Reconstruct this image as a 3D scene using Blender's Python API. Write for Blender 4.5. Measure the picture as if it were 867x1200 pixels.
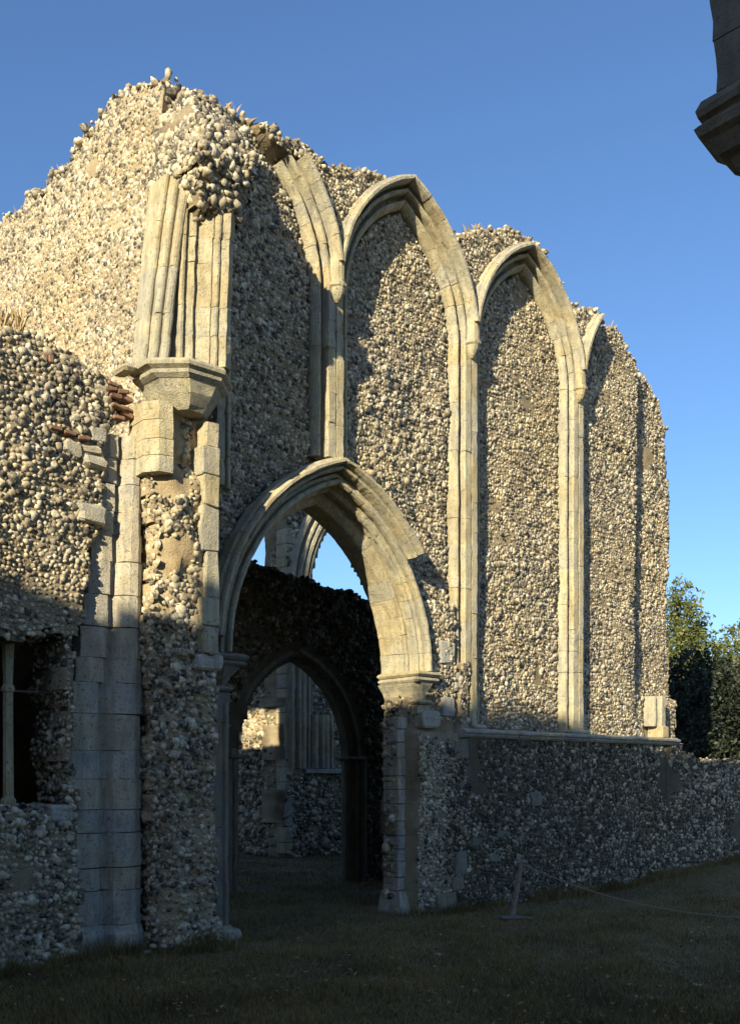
import bpy, bmesh, math, random
import numpy as np
from mathutils import Vector, Matrix

scene = bpy.context.scene
for o in list(bpy.data.objects):
    bpy.data.objects.remove(o)

# ---------------------------------------------------------------- camera
W_PX, H_PX, FOC, HORIZON = 867.0, 1200.0, 1200.0, 910.0
CAM_H = 2.0
cam_d = bpy.data.cameras.new("camera")
cam = bpy.data.objects.new("camera", cam_d)
scene.collection.objects.link(cam)
cam.location = (0, 0, CAM_H)
cam.rotation_euler = (math.radians(90), 0, 0)
cam_d.sensor_fit = 'VERTICAL'
cam_d.sensor_height = 36.0
cam_d.lens = 36.0 * FOC / H_PX
cam_d.shift_y = (HORIZON - H_PX / 2) / H_PX       # rising front of a perspective-control lens
cam_d.clip_end = 3000
scene.camera = cam
scene.render.resolution_x, scene.render.resolution_y = 739, 1024

# ------------------------------------------------------- frame of the church
# t runs along the arcaded wall, n stands out from it, z is up
DX, DY = 0.7385, 0.6743
OX, OY = 0.26, 14.55
def wpos(t, n, z=0.0):
    return Vector((OX + t * DX + n * DY, OY + t * DY - n * DX, z))
ROT = math.atan2(DY, DX)

# ---------------------------------------------------------------- light
SUN_T, SUN_N, SUN_Z = -2.4, 1.0, 1.05                # towards the sun in (t, n, z)
sv = Vector((SUN_T * DX + SUN_N * DY, SUN_T * DY - SUN_N * DX, SUN_Z)).normalized()
world = bpy.data.worlds.new("World")
scene.world = world
world.use_nodes = True
wn = world.node_tree
bg = wn.nodes["Background"]
sky = wn.nodes.new("ShaderNodeTexSky")
sky.sky_type = 'NISHITA'
sky.sun_disc = False
sky.sun_elevation = math.asin(sv.z)
sky.sun_rotation = math.atan2(sv.x, sv.y)
sky.air_density = 1.0
sky.dust_density = 0.6
sky.ozone_density = 6.0
wn.links.new(sky.outputs[0], bg.inputs[0])
bg.inputs[1].default_value = 0.095
sun_d = bpy.data.lights.new("sun", 'SUN')
sun_d.energy = 5.0
sun_d.angle = math.radians(0.53)
sun_d.color = (1.0, 0.87, 0.60)
sun = bpy.data.objects.new("sun", sun_d)
scene.collection.objects.link(sun)
sun.rotation_euler = (-sv).to_track_quat('-Z', 'Y').to_euler()
scene.view_settings.view_transform = 'Standard'
scene.view_settings.look = 'None'
scene.view_settings.gamma = 1.0
scene.view_settings.exposure = 1.03

rng = np.random.default_rng(7)
random.seed(7)

# ---------------------------------------------------------------- noise
def _hash(i, j, k, s):
    h = (i * 374761393 + j * 668265263 + k * 2147483647 + s * 1274126177) & 0xFFFFFFFF
    h = ((h ^ (h >> 13)) * 1274126177) & 0xFFFFFFFF
    h = h ^ (h >> 16)
    return (h & 0xFFFF) / 65535.0
def vnoise(x, y, z=0.0, seed=0):
    x, y, z = np.broadcast_arrays(np.asarray(x, float), np.asarray(y, float), np.asarray(z, float))
    xi, yi, zi = np.floor(x).astype(np.int64), np.floor(y).astype(np.int64), np.floor(z).astype(np.int64)
    fx, fy, fz = x - xi, y - yi, z - zi
    fx, fy, fz = [f * f * (3 - 2 * f) for f in (fx, fy, fz)]
    r = 0
    for a in (0, 1):
        for b in (0, 1):
            for c in (0, 1):
                w = (fx if a else 1 - fx) * (fy if b else 1 - fy) * (fz if c else 1 - fz)
                r = r + w * _hash(xi + a, yi + b, zi + c, seed)
    return r * 2 - 1
def fbm(x, y, z=0.0, seed=0, octv=3):
    r, a = 0, 1.0
    for o in range(octv):
        r = r + a * vnoise(np.asarray(x) * 2 ** o, np.asarray(y) * 2 ** o, np.asarray(z) * 2 ** o, seed + o)
        a *= 0.5
    return r

# ---------------------------------------------------------------- materials
def nodemat(name):
    m = bpy.data.materials.new(name)
    m.use_nodes = True
    nt = m.node_tree
    return m, nt, nt.nodes["Principled BSDF"]
def ramp(nt, stops):
    r = nt.nodes.new("ShaderNodeValToRGB")
    e = r.color_ramp.elements
    while len(e) < len(stops):
        e.new(0.5)
    for el, (p, c) in zip(e, stops):
        el.position = p
        el.color = (*c, 1)
    return r
def noise(nt, scale, detail=4, rough=0.6, vec=None):
    n = nt.nodes.new("ShaderNodeTexNoise")
    n.inputs["Scale"].default_value = scale
    n.inputs["Detail"].default_value = detail
    n.inputs["Roughness"].default_value = rough
    if vec is not None:
        nt.links.new(vec, n.inputs["Vector"])
    return n
def mixc(nt, fac, a, b, mode='MIX'):
    m = nt.nodes.new("ShaderNodeMix")
    m.data_type = 'RGBA'
    m.blend_type = mode
    for s, v in ((m.inputs[0], fac), (m.inputs[6], a), (m.inputs[7], b)):
        if hasattr(v, "is_linked"):
            nt.links.new(v, s)
        elif isinstance(v, (int, float)):
            s.default_value = v
        else:
            s.default_value = (*v, 1)
    return m.outputs[2]
def bump(nt, bsdf, h, strength, dist=0.02):
    b = nt.nodes.new("ShaderNodeBump")
    b.inputs["Strength"].default_value = strength
    b.inputs["Distance"].default_value = dist
    nt.links.new(h, b.inputs["Height"])
    nt.links.new(b.outputs[0], bsdf.inputs["Normal"])
def maprange(nt, v, a, b, c=0.0, d=1.0):
    m = nt.nodes.new("ShaderNodeMapRange")
    for i, x in enumerate((a, b, c, d)):
        m.inputs[i + 1].default_value = x
    nt.links.new(v, m.inputs[0])
    return m.outputs[0]

FLINT_STOPS = [(0.0, (.035, .033, .030)), (.12, (.12, .108, .085)), (.30, (.24, .205, .145)),
               (.60, (.37, .318, .22)), (.88, (.46, .405, .29)), (1.0, (.62, .57, .45))]
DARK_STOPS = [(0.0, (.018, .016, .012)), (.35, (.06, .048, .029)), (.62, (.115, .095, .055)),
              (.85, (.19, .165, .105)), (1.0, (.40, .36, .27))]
def flint_mat(name, src, stops=FLINT_STOPS):
    m, nt, b = nodemat(name)
    tc = nt.nodes.new("ShaderNodeTexCoord")
    if src == 'island':
        rnd = nt.nodes.new("ShaderNodeNewGeometry").outputs["Random Per Island"]
    else:
        rnd = nt.nodes.new("ShaderNodeObjectInfo").outputs["Random"]
    geo = nt.nodes.new("ShaderNodeNewGeometry")
    n1 = noise(nt, 24, 3, .6, geo.outputs["Position"])
    add = nt.nodes.new("ShaderNodeMath"); add.operation = 'ADD'
    nt.links.new(rnd, add.inputs[0])
    nt.links.new(maprange(nt, n1.outputs[0], .38, .62, -.30, .22), add.inputs[1])
    r = ramp(nt, stops)
    nt.links.new(add.outputs[0], r.inputs[0])
    n2 = noise(nt, .55, 3, .55, geo.outputs["Position"])
    tint = ramp(nt, [(.35, (1.0, .95, .84)), (.5, (1.0, 1.0, 1.0)), (.66, (.90, .90, .92))])
    nt.links.new(n2.outputs[0], tint.inputs[0])
    c = mixc(nt, 1.0, r.outputs[0], tint.outputs[0], 'MULTIPLY')
    nt.links.new(c, b.inputs["Base Color"])
    b.inputs["Roughness"].default_value = .72
    n3 = noise(nt, 70, 3, .6, geo.outputs["Position"])
    bump(nt, b, n3.outputs[0], .5, .01)
    return m
def mortar_mat(name, c1, c2, c3):
    m, nt, b = nodemat(name)
    geo = nt.nodes.new("ShaderNodeNewGeometry")
    n1 = noise(nt, 2.2, 5, .65, geo.outputs["Position"])
    r = ramp(nt, [(.3, c1), (.52, c2), (.72, c3)])
    nt.links.new(n1.outputs[0], r.inputs[0])
    n2 = noise(nt, 38, 4, .7, geo.outputs["Position"])
    c = mixc(nt, .35, r.outputs[0], maprange(nt, n2.outputs[0], .3, .7, .55, 1.3), 'MULTIPLY')
    nt.links.new(c, b.inputs["Base Color"])
    b.inputs["Roughness"].default_value = .95
    bump(nt, b, n2.outputs[0], .9, .03)
    return m
def ashlar_mat(name, base, alt, grey):
    m, nt, b = nodemat(name)
    geo = nt.nodes.new("ShaderNodeNewGeometry")
    oi = nt.nodes.new("ShaderNodeObjectInfo")
    n1 = noise(nt, 3.0, 5, .65, geo.outputs["Position"])
    r = ramp(nt, [(.34, alt), (.5, base), (.66, grey)])
    add = nt.nodes.new("ShaderNodeMath"); add.operation = 'ADD'
    nt.links.new(n1.outputs[0], add.inputs[0])
    nt.links.new(maprange(nt, oi.outputs["Random"], 0, 1, -.17, .17), add.inputs[1])
    nt.links.new(add.outputs[0], r.inputs[0])
    mp = nt.nodes.new("ShaderNodeMapping")
    mp.inputs["Scale"].default_value = (1, 1, .22)
    nt.links.new(geo.outputs["Position"], mp.inputs[0])
    n2 = noise(nt, 11, 5, .7, mp.outputs[0])                     # weather streaks
    c = mixc(nt, .55, r.outputs[0], maprange(nt, n2.outputs[0], .34, .66, .38, 1.22), 'MULTIPLY')
    n6 = noise(nt, 1.3, 4, .6, geo.outputs["Position"])          # grey weathering
    c = mixc(nt, maprange(nt, n6.outputs[0], .48, .68, 0, .40), c, (.27, .255, .21))
    n4 = noise(nt, 26, 3, .6, geo.outputs["Position"])           # lichen spots
    c = mixc(nt, maprange(nt, n4.outputs[0], .57, .68, 0, .75), c, (.15, .14, .105))
    n5 = noise(nt, 7, 5, .75, geo.outputs["Position"])            # dark crust
    c = mixc(nt, maprange(nt, n5.outputs[0], .56, .74, 0, .5), c, (.16, .15, .12))
    nt.links.new(c, b.inputs["Base Color"])
    b.inputs["Roughness"].default_value = .9
    n3 = noise(nt, 48, 5, .7, geo.outputs["Position"])
    bump(nt, b, n3.outputs[0], .9, .035)
    return m
M = {}
M['flint'] = flint_mat("flint_field", 'island')
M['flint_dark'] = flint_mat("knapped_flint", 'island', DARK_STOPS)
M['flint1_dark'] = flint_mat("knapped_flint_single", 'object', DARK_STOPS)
M['flint1'] = flint_mat("flint_single", 'object')
M['mortar'] = mortar_mat("lime_mortar", (.19, .145, .085), (.27, .215, .135), (.36, .30, .195))
M['mortar_dark'] = mortar_mat('dark_mortar', (.075, .06, .038), (.12, .098, .062), (.18, .15, .10))  # darker mortar for plinth, low wall, inner wall and chamber
M['mortar_pale'] = mortar_mat("pale_mortar", (.28, .205, .115), (.37, .295, .18), (.44, .37, .245))
M['ashlar'] = ashlar_mat("limestone", (.55, .49, .33), (.48, .40, .235), (.44, .41, .315))
M['ashlar_dark'] = ashlar_mat('shaded_limestone', (.23, .205, .155), (.25, .21, .14), (.19, .18, .145))  # darker limestone copy: shade of the unlit stones put into the colour
M['ashlar_grey'] = ashlar_mat("weathered_limestone", (.52, .485, .40), (.52, .455, .33), (.42, .41, .37))
def simple_mat(name, c1, c2, scale, rough=.9, bstr=.4, bs=40):
    m, nt, b = nodemat(name)
    geo = nt.nodes.new("ShaderNodeNewGeometry")
    n1 = noise(nt, scale, 5, .65, geo.outputs["Position"])
    r = ramp(nt, [(.32, c1), (.68, c2)])
    nt.links.new(n1.outputs[0], r.inputs[0])
    nt.links.new(r.outputs[0], b.inputs["Base Color"])
    b.inputs["Roughness"].default_value = rough
    n3 = noise(nt, bs, 4, .7, geo.outputs["Position"])
    bump(nt, b, n3.outputs[0], bstr, .02)
    return m
M['brick'] = simple_mat("old_brick", (.16, .085, .055), (.27, .16, .10), 9)
M['wood'] = simple_mat("weathered_wood", (.16, .13, .10), (.27, .23, .18), 12)
M['rope'] = simple_mat("rope_fibre", (.20, .175, .13), (.28, .25, .19), 30)
M['iron'] = simple_mat("rusted_iron", (.09, .06, .045), (.16, .11, .08), 20)
M['bark'] = simple_mat("bark", (.05, .04, .03), (.11, .09, .065), 9, .95, .8, 18)
M['ground'] = simple_mat("turf", (.10, .085, .035), (.20, .158, .075), 1.4, .95, .9, 26)
def leaf_mat(name, stops, trans=.25, patchy=0):
    m, nt, b = nodemat(name)
    g = nt.nodes.new("ShaderNodeNewGeometry")
    r = ramp(nt, stops)
    nt.links.new(g.outputs["Random Per Island"], r.inputs[0])
    col_ = r.outputs[0]
    if patchy:
        n_ = noise(nt, patchy, 4, .6, g.outputs["Position"])
        col_ = mixc(nt, 1.0, col_, maprange(nt, n_.outputs[0], .3, .7, .5, 1.45), 'MULTIPLY')
    nt.links.new(col_, b.inputs["Base Color"])
    b.inputs["Roughness"].default_value = .6
    if trans:
        tr = nt.nodes.new("ShaderNodeBsdfTranslucent")
        nt.links.new(r.outputs[0], tr.inputs[0])
        mx = nt.nodes.new("ShaderNodeMixShader")
        mx.inputs[0].default_value = trans
        nt.links.new(b.outputs[0], mx.inputs[1])
        nt.links.new(tr.outputs[0], mx.inputs[2])
        nt.links.new(mx.outputs[0], nt.nodes["Material Output"].inputs[0])
    return m
M['leaf_olive'] = leaf_mat("leaf_olive", [(0, (.05, .07, .018)), (.5, (.10, .125, .03)), (1, (.19, .18, .05))])
M['leaf_green'] = leaf_mat("leaf_green", [(0, (.03, .05, .012)), (.5, (.07, .09, .02)), (1, (.13, .14, .035))])
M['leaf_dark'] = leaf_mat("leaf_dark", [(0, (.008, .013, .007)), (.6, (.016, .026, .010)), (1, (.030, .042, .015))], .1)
M['grass'] = leaf_mat("grass_blades", [(0, (.10, .074, .020)), (.6, (.18, .128, .038)), (1, (.29, .20, .07))], .15, .8)
M['litter'] = leaf_mat('leaf_litter', [(0, (.12, .07, .03)), (.6, (.26, .16, .07)), (1, (.40, .30, .16))], .1)
M['dry_grass'] = leaf_mat("dry_grass", [(0, (.30, .22, .10)), (1, (.48, .36, .18))])

# ---------------------------------------------------------------- object helpers
COL = scene.collection
def tag(o, label=None, cat=None, group=None, kind=None):
    for k, v in (("label", label), ("category", cat), ("group", group), ("kind", kind)):
        if v:
            o[k] = v
    return o
class Thing:
    """An Empty at the base of a thing in the church frame; parts are added in (t, n, z)."""
    def __init__(self, name, t, n, label, cat, group=None):
        self.b = np.array([t, n, 0.0])
        self.o = bpy.data.objects.new(name, None)
        COL.objects.link(self.o)
        self.o.location = wpos(t, n)
        self.o.rotation_euler = (0, 0, ROT)
        self.o.empty_display_size = .3
        tag(self.o, label, cat, group, 'thing')
    def L(self, v):
        return (np.asarray(v, float) - self.b) * np.array([1, -1, 1])
    def add(self, name, verts, faces, mat, parent=None, smooth=False, recalc=False, kind=None, label=None):
        me = mesh_from(name, self.L(verts), faces, smooth, recalc)
        me.materials.append(M[mat])
        o = bpy.data.objects.new(name, me)
        COL.objects.link(o)
        o.parent = parent or self.o
        tag(o, label, None, None, kind)
        return o
def mesh_from(name, verts, faces, smooth=False, recalc=False):
    me = bpy.data.meshes.new(name)
    if isinstance(faces, np.ndarray):
        k = faces.shape[1]
        me.vertices.add(len(verts))
        me.vertices.foreach_set("co", np.ascontiguousarray(verts, dtype=np.float32).ravel())
        me.loops.add(faces.size)
        me.loops.foreach_set("vertex_index", np.ascontiguousarray(faces, dtype=np.int32).ravel())
        me.polygons.add(len(faces))
        me.polygons.foreach_set("loop_start", np.arange(0, faces.size, k, dtype=np.int32))
        me.polygons.foreach_set("loop_total", np.full(len(faces), k, dtype=np.int32))
        me.update(calc_edges=True)
        me.validate()
    else:
        me.from_pydata([tuple(map(float, v)) for v in verts], [], faces)
    if recalc:
        bm = bmesh.new(); bm.from_mesh(me)
        bmesh.ops.recalc_face_normals(bm, faces=bm.faces)
        bm.to_mesh(me); bm.free()
    if smooth:
        me.polygons.foreach_set("use_smooth", [True] * len(me.polygons))
    return me

def loft(rings, jit=.004, seed=None):
    """Closed rings (each k points) joined into one solid, slightly worn."""
    k = len(rings[0])
    v = np.array([p for r in rings for p in r], float)
    if jit:
        s = rng.integers(0, 9999) if seed is None else seed
        for ax in range(3):
            v[:, ax] += jit * fbm(v[:, 0] * 9 + 5 * ax, v[:, 1] * 9, v[:, 2] * 9, int(s) + ax, 2)
    f = []
    for i in range(len(rings) - 1):
        for j in range(k):
            a, b = i * k + j, i * k + (j + 1) % k
            f.append((a, b, b + k, a + k))
    f.append(tuple(range(k)))
    f.append(tuple(range((len(rings) - 1) * k, len(rings) * k)))
    return v, f
def block(T, name, t0, t1, n0, n1, z0, z1, mat='ashlar', parent=None, bev=.012, jit=.006, label=None):
    """A dressed stone with worn arrises: box with chamfered vertical edges and rounded top/bottom."""
    def ring(ins, z):
        a, b, c, d = t0 + ins, t1 - ins, n0 + ins, n1 - ins
        e = bev
        return [(a + e, c, z), (b - e, c, z), (b, c + e, z), (b, d - e, z), (b - e, d, z), (a + e, d, z), (a, d - e, z), (a, c + e, z)]
    zm = [z0 + bev + (z1 - z0 - 2 * bev) * q for q in (0, .5, 1)]
    v, f = loft([ring(bev, z0)] + [ring(0, z) for z in zm] + [ring(bev, z1)], jit)
    return T.add(name, v, f, mat, parent, recalc=True, label=label)

def gridwall(mask, front, back, t0, t1, z0, z1, step, swap=False):
    """Rubble core: a sheet of cells kept where mask is true, closed to a back sheet.
    swap: the sheet runs along n and faces -t (front/back then give t)."""
    ts = np.linspace(t0, t1, int(round((t1 - t0) / step)) + 1)
    zs = np.linspace(z0, z1, int(round((z1 - z0) / step)) + 1)
    A, B = np.meshgrid(ts, zs, indexing='ij')
    Ac, Bc = (A[:-1, :-1] + A[1:, 1:]) / 2, (B[:-1, :-1] + B[1:, 1:]) / 2
    K = mask(Ac, Bc)
    N, Mz = A.shape
    fr, bk = front(A, B), back(A, B)
    ja = .35 * step * vnoise(A * 13, B * 13, 3.3, 11); jb = .35 * step * vnoise(A * 13, B * 13, 8.3, 12)
    def pack(d):
        a, b = A + ja, B + jb
        return np.stack([d, a, b] if swap else [a, d, b], -1).reshape(-1, 3)
    V = np.concatenate([pack(fr), pack(bk)])
    idx = np.arange(N * Mz).reshape(N, Mz)
    off = N * Mz
    a, b, c, d = idx[:-1, :-1], idx[1:, :-1], idx[1:, 1:], idx[:-1, 1:]
    F = [np.stack([a, b, c, d], -1)[K], np.stack([a, d, c, b], -1)[K] + off]
    P = np.pad(K, 1)
    for sh, e in (((-1, 0), (a, d)), ((1, 0), (b, c)), ((0, -1), (a, b)), ((0, 1), (d, c))):
        nb = P[1 + sh[0]:1 + sh[0] + K.shape[0], 1 + sh[1]:1 + sh[1] + K.shape[1]]
        S = K & ~nb
        p, q = e[0][S], e[1][S]
        F.append(np.stack([p, q, q + off, p + off], -1))
    F = np.concatenate(F)
    used = np.unique(F)
    rm = np.full(len(V), -1); rm[used] = np.arange(len(used))
    return V[used], rm[F]

# flints: a few knapped cobble shapes, back cut away where it is bedded in mortar
def make_flint_shapes(k=24):
    bm = bmesh.new()
    bmesh.ops.create_icosphere(bm, subdivisions=1, radius=1)
    v0 = np.array([x.co[:] for x in bm.verts])
    fc = np.array([[x.index for x in f.verts] for f in bm.faces])
    bm.free()
    out = []
    for i in range(k):
        r_ = np.random.default_rng(300 + i)
        q = r_.normal(0, 1, (3, 3)); q, _ = np.linalg.qr(q)
        v = (v0 @ q) * r_.uniform(.72, 1.22, (12, 1))
        v[:, 2] = np.minimum(v[:, 2], r_.uniform(.5, .8) + .2 * r_.uniform(-1, 1) * v[:, 0])      # knapped face
        out.append((v, fc))
    return out
def make_plate_shapes(k=22):
    out = []
    for i in range(k):
        r_ = np.random.default_rng(700 + i)
        m = int(r_.integers(5, 8))
        an = np.sort((np.arange(m) + r_.uniform(-.33, .33, m)) / m * 2 * math.pi)
        ra = r_.uniform(.72, 1.22, m)
        lo = np.stack([ra * np.cos(an), ra * np.sin(an), np.full(m, -.35)], -1)
        tl = r_.uniform(-.38, .38, 2)
        hi = np.stack([.74 * ra * np.cos(an) + r_.uniform(-.1, .1), .74 * ra * np.sin(an) + r_.uniform(-.1, .1), np.zeros(m)], -1)
        hi[:, 2] = .62 + tl[0] * hi[:, 0] + tl[1] * hi[:, 1] + r_.uniform(-.1, .1, m)
        v = np.concatenate([lo, hi])
        f = []
        for j in range(m):
            n_ = (j + 1) % m
            f += [(j, n_, m + n_), (j, m + n_, m + j)]
        for j in range(1, m - 1):
            f.append((m, m + j, m + j + 1))
        out.append((v, np.array(f)))
    return out
FL = make_flint_shapes(14) + make_plate_shapes()
NLUMP = 14
FLM = {}
def rows(a0, a1, b0, b1, s, jit=.28):
    out = []
    b = b0
    i = 0
    while b < b1:
        n = int((a1 - a0) / s * 1.3) + 3
        st = s * rng.uniform(.72, 1.34, n)
        a = a0 + np.cumsum(st) - rng.uniform(0, s)
        a = a[a < a1]
        out.append(np.stack([a, b + s * jit * rng.uniform(-1, 1, len(a)) + .07 * vnoise(a * .9, i * .23, 0, 19) + .03 * vnoise(a * 3.1, i * .4, 0, 20)], -1))
        b += s * .84
        i += 1
    return np.concatenate(out)
def flint_field(T, P, Nrm, s, n_ind=0, prot=.25, flat=.5, big=1.0, name='flint_facing', tilt=.35, spin=.7, mat='flint', lump=.22):
    """P (k,3) points and Nrm (k,3) outward normals in (t,n,z)."""
    ok_ = fbm(P[:, 0] * 1.1 + 3, P[:, 1] * 1.1, P[:, 2] * 1.1, 515, 3) > -.95         # patches of lost facing
    P, Nrm = P[ok_], Nrm[ok_]
    k = len(P)
    Nn = Nrm + tilt * rng.normal(0, .5, (k, 3))
    Nn /= np.linalg.norm(Nn, axis=1)[:, None]
    up = np.tile(np.array([0, 0, 1.0]), (k, 1)) + rng.normal(0, .05, (k, 3))
    up[np.abs(Nn[:, 2]) > .85] = (0, 1, 0.1)
    X = np.cross(up, Nn); X /= np.linalg.norm(X, axis=1)[:, None]
    Y = np.cross(Nn, X)
    an = rng.normal(0, spin, k)
    X2 = X * np.cos(an)[:, None] + Y * np.sin(an)[:, None]
    Y2 = -X * np.sin(an)[:, None] + Y * np.cos(an)[:, None]
    g = s * big * np.clip(rng.lognormal(-.03, .30, k), .5, 1.9) * (1 + .22 * fbm(P[:, 0] * .8, P[:, 1] * .8, P[:, 2] * .8, 516, 2))
    sx, sy, sz = g * rng.uniform(.46, .68, k), g * rng.uniform(.38, .54, k), g * flat * rng.uniform(.6, 1.05, k)
    C = P + Nn * (sz * (prot + rng.uniform(-.15, .25, k)))[:, None]
    var = np.where(rng.uniform(0, 1, k) < lump, rng.integers(0, NLUMP, k), rng.integers(NLUMP, len(FL), k))
    w = wpos_arr(C)
    dist = np.hypot(w[:, 0], w[:, 1])
    inview = (np.abs(w[:, 0] / np.maximum(w[:, 1], .1)) < .37) & (w[:, 1] > 1)
    score = np.where(inview, g / dist, 0)
    ind = np.zeros(k, bool)
    if n_ind:
        ind[np.argsort(-score)[:n_ind]] = True
    vs, fs, o = [], [], 0
    R = np.stack([X2 * sx[:, None], Y2 * sy[:, None], Nn * sz[:, None]], 1)          # k,3,3
    for q in range(len(FL)):
        sel = np.where((var == q) & ~ind)[0]
        if not len(sel):
            continue
        v, f = FL[q]
        V = np.einsum('vi,kij->kvj', v, R[sel]) + C[sel][:, None, :]
        F = f[None] + (np.arange(len(sel)) * len(v))[:, None, None] + o
        vs.append(V.reshape(-1, 3)); fs.append(F.reshape(-1, 3)); o += len(sel) * len(v)
    if vs:
        T.add(name, np.concatenate(vs), np.concatenate(fs), mat, kind='stuff')
    for i in np.where(ind)[0]:
        q = int(var[i])
        key = (q, mat)
        if key not in FLM:
            me = mesh_from('flint', FL[q][0], FL[q][1]); me.materials.append(M[mat.replace('flint', 'flint1')]); FLM[key] = me
        ob = bpy.data.objects.new('flint', FLM[key])
        COL.objects.link(ob)
        ob.parent = T.o
        m = Matrix.Identity(4)
        for c_ in range(3):
            col = R[i][c_] * np.array([1, -1, 1])
            for r_ in range(3):
                m[r_][c_] = col[r_]
        if m.to_3x3().determinant() < 0:
            for r_ in range(3):
                m[r_][0] = -m[r_][0]
        loc = T.L(C[i])
        for r_ in range(3):
            m[r_][3] = loc[r_]
        ob.matrix_local = m
def wpos_arr(P):
    return np.stack([OX + P[:, 0] * DX + P[:, 1] * DY, OY + P[:, 0] * DY - P[:, 1] * DX, P[:, 2]], -1)
def face_points(mask, front, a0, a1, z0, z1, s, swap=False):
    ab = rows(a0, a1, z0, z1, s)
    ab = ab[mask(ab[:, 0], ab[:, 1])]
    d = front(ab[:, 0], ab[:, 1])
    if swap:
        return np.stack([d, ab[:, 0], ab[:, 1]], -1), np.tile([-1., 0, 0], (len(ab), 1))
    return np.stack([ab[:, 0], d, ab[:, 1]], -1), np.tile([0, 1., 0], (len(ab), 1))
def top_points(mask, front, back, a0, a1, z1, s, swap=False, zmin=0):
    """Cobbles lying loose along a broken top."""
    P, Nm = [], []
    for a in np.arange(a0, a1, s * .9):
        zz = np.arange(z1, zmin, -.03)
        m = mask(np.full(len(zz), a), zz)
        if not m.any():
            continue
        z = zz[np.argmax(m)]
        f, b = float(front(np.array(a), np.array(z))), float(back(np.array(a), np.array(z)))
        for d in np.arange(min(f, b), max(f, b) + .02, s * .9):
            dd, aa = d + rng.uniform(-.4, .4) * s, a + rng.uniform(-.4, .4) * s
            P.append((dd, aa, z + rng.uniform(-.02, .05)) if swap else (aa, dd, z + rng.uniform(-.02, .05)))
            Nm.append((0, 0, 1.))
    return np.array(P), np.array(Nm)
def interp(x, pts):
    return np.interp(x, [p[0] for p in pts], [p[1] for p in pts])
def arc_r(t, z, c, zs, h, R):
    """distance outside the intrados of a two-centred arch on straight jambs"""
    x = np.abs(t - c)
    return np.where(z < zs, x - h, np.hypot(x + (R - h), np.maximum(z - zs, 0)) - R)
def arch_ring(c, side, zs, h, R, prof, p0, p1, nseg):
    """rings of a moulded profile (r, n) along one limb between angles p0 and p1"""
    out = []
    for q in range(nseg + 1):
        ph = p0 + (p1 - p0) * q / nseg
        ring = []
        for r, n in prof:
            x = -(R - h) + (R + r) * math.cos(ph)
            zz = zs + (R + r) * math.sin(ph)
            if x < .002:
                x = .002
            ring.append((c + side * x, n, zz))
        out.append(ring)
    return out
def arch_limb(T, parent, name, c, side, zs, h, R, prof, p0, p1, n, mat='ashlar', gap=.0015, off=0.0, jit=.007):
    for i in range(n):
        a, b = p0 + (p1 - p0) * i / n, p0 + (p1 - p0) * (i + 1) / n
        g = gap / R
        dn = rng.uniform(-.005, .005) + off
        pr = [(r, y + dn) for r, y in prof]
        v, f = loft(arch_ring(c, side, zs, h, R, pr, a + g, b - g, 5), jit)
        T.add(name, v, f, mat, parent, recalc=True)
def jamb(T, parent, name, tx, side, prof, z0, z1, hts=(.34, .75), mat='ashlar', jit=.007, gap=.0015):
    z = z0
    while z < z1 - .02:
        e = min(z1, z + random.uniform(*hts))
        if z1 - e < .12:
            e = z1
        dn = rng.uniform(-.006, .006)
        rings = [[(tx + side * r, y + dn, zz) for r, y in prof] for zz in np.linspace(z + gap, e - gap, 7)]
        v, f = loft(rings, jit)
        T.add(name, v, f, mat, parent, recalc=True)
        z = e

# =====================================================================  GROUND
def ground_z(x, y):
    x, y = np.asarray(x, float), np.asarray(y, float)
    rise = .26 * np.clip((x - 3.5) / 4.0, 0, 1) * np.clip((y - 14) / 6.0, 0, 1)
    return rise - .02 + .05 * vnoise(x * .45, y * .45, 0, 5) + .02 * vnoise(x * 1.6, y * 1.6, 0, 6)
gx = np.concatenate([[-1500, -500, -200, -80, -40, -25], np.arange(-16, 22.1, .4), [26, 34, 50, 90, 200, 500, 1500]])
gy = np.concatenate([[-1500, -400, -100, -40, -20, -10], np.arange(-4, 40.1, .4), [44, 52, 70, 110, 250, 700, 2500]])
GX, GY = np.meshgrid(gx, gy, indexing='ij')
GZ = np.where((np.abs(GX - 3) < 19.5) & (GY < 40.5) & (GY > -4.5), ground_z(GX, GY), np.where(GX > 22, .2, 0.0))
gi = np.arange(GX.size).reshape(GX.shape)
gf = np.stack([gi[:-1, :-1], gi[1:, :-1], gi[1:, 1:], gi[:-1, 1:]], -1).reshape(-1, 4)
gme = mesh_from('ground', np.stack([GX, GY, GZ], -1).reshape(-1, 3), gf, smooth=True)
gme.materials.append(M['ground'])
gob = bpy.data.objects.new('ground', gme); COL.objects.link(gob); gob['kind'] = 'structure'

# =====================================================================  ARCADED WALL
BAY = [-2.335, .39, 3.12, 5.86]
BH, BR, BS = 1.055, 1.836, 8.6                 # blind arches: half span, radius, springing
AC, AH, AR, AS = -.95, 1.68, 2.50, 3.55        # great archway
TOP = [(-3.7, 10.1), (-3.45, 10.45), (-2.95, 10.5), (-2.44, 10.38), (-1.9, 10.44), (-1.45, 10.36), (-1.1, 10.30), (-.87, 10.34), (-.41, 10.5),
       (.07, 10.6), (.45, 10.62), (.8, 10.42), (1.05, 10.28), (1.4, 10.25), (1.72, 10.36), (2.1, 10.6), (2.5, 10.75), (3.1, 10.85), (3.4, 10.72), (3.83, 10.5),
       (4.2, 10.25), (4.55, 10.08), (5.05, 10.1), (5.55, 10.15), (6.1, 10.06), (6.35, 9.85), (6.55, 9.64), (7.3, 9.66), (7.7, 9.4), (7.95, 8.9), (8.06, 8.0)]
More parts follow.
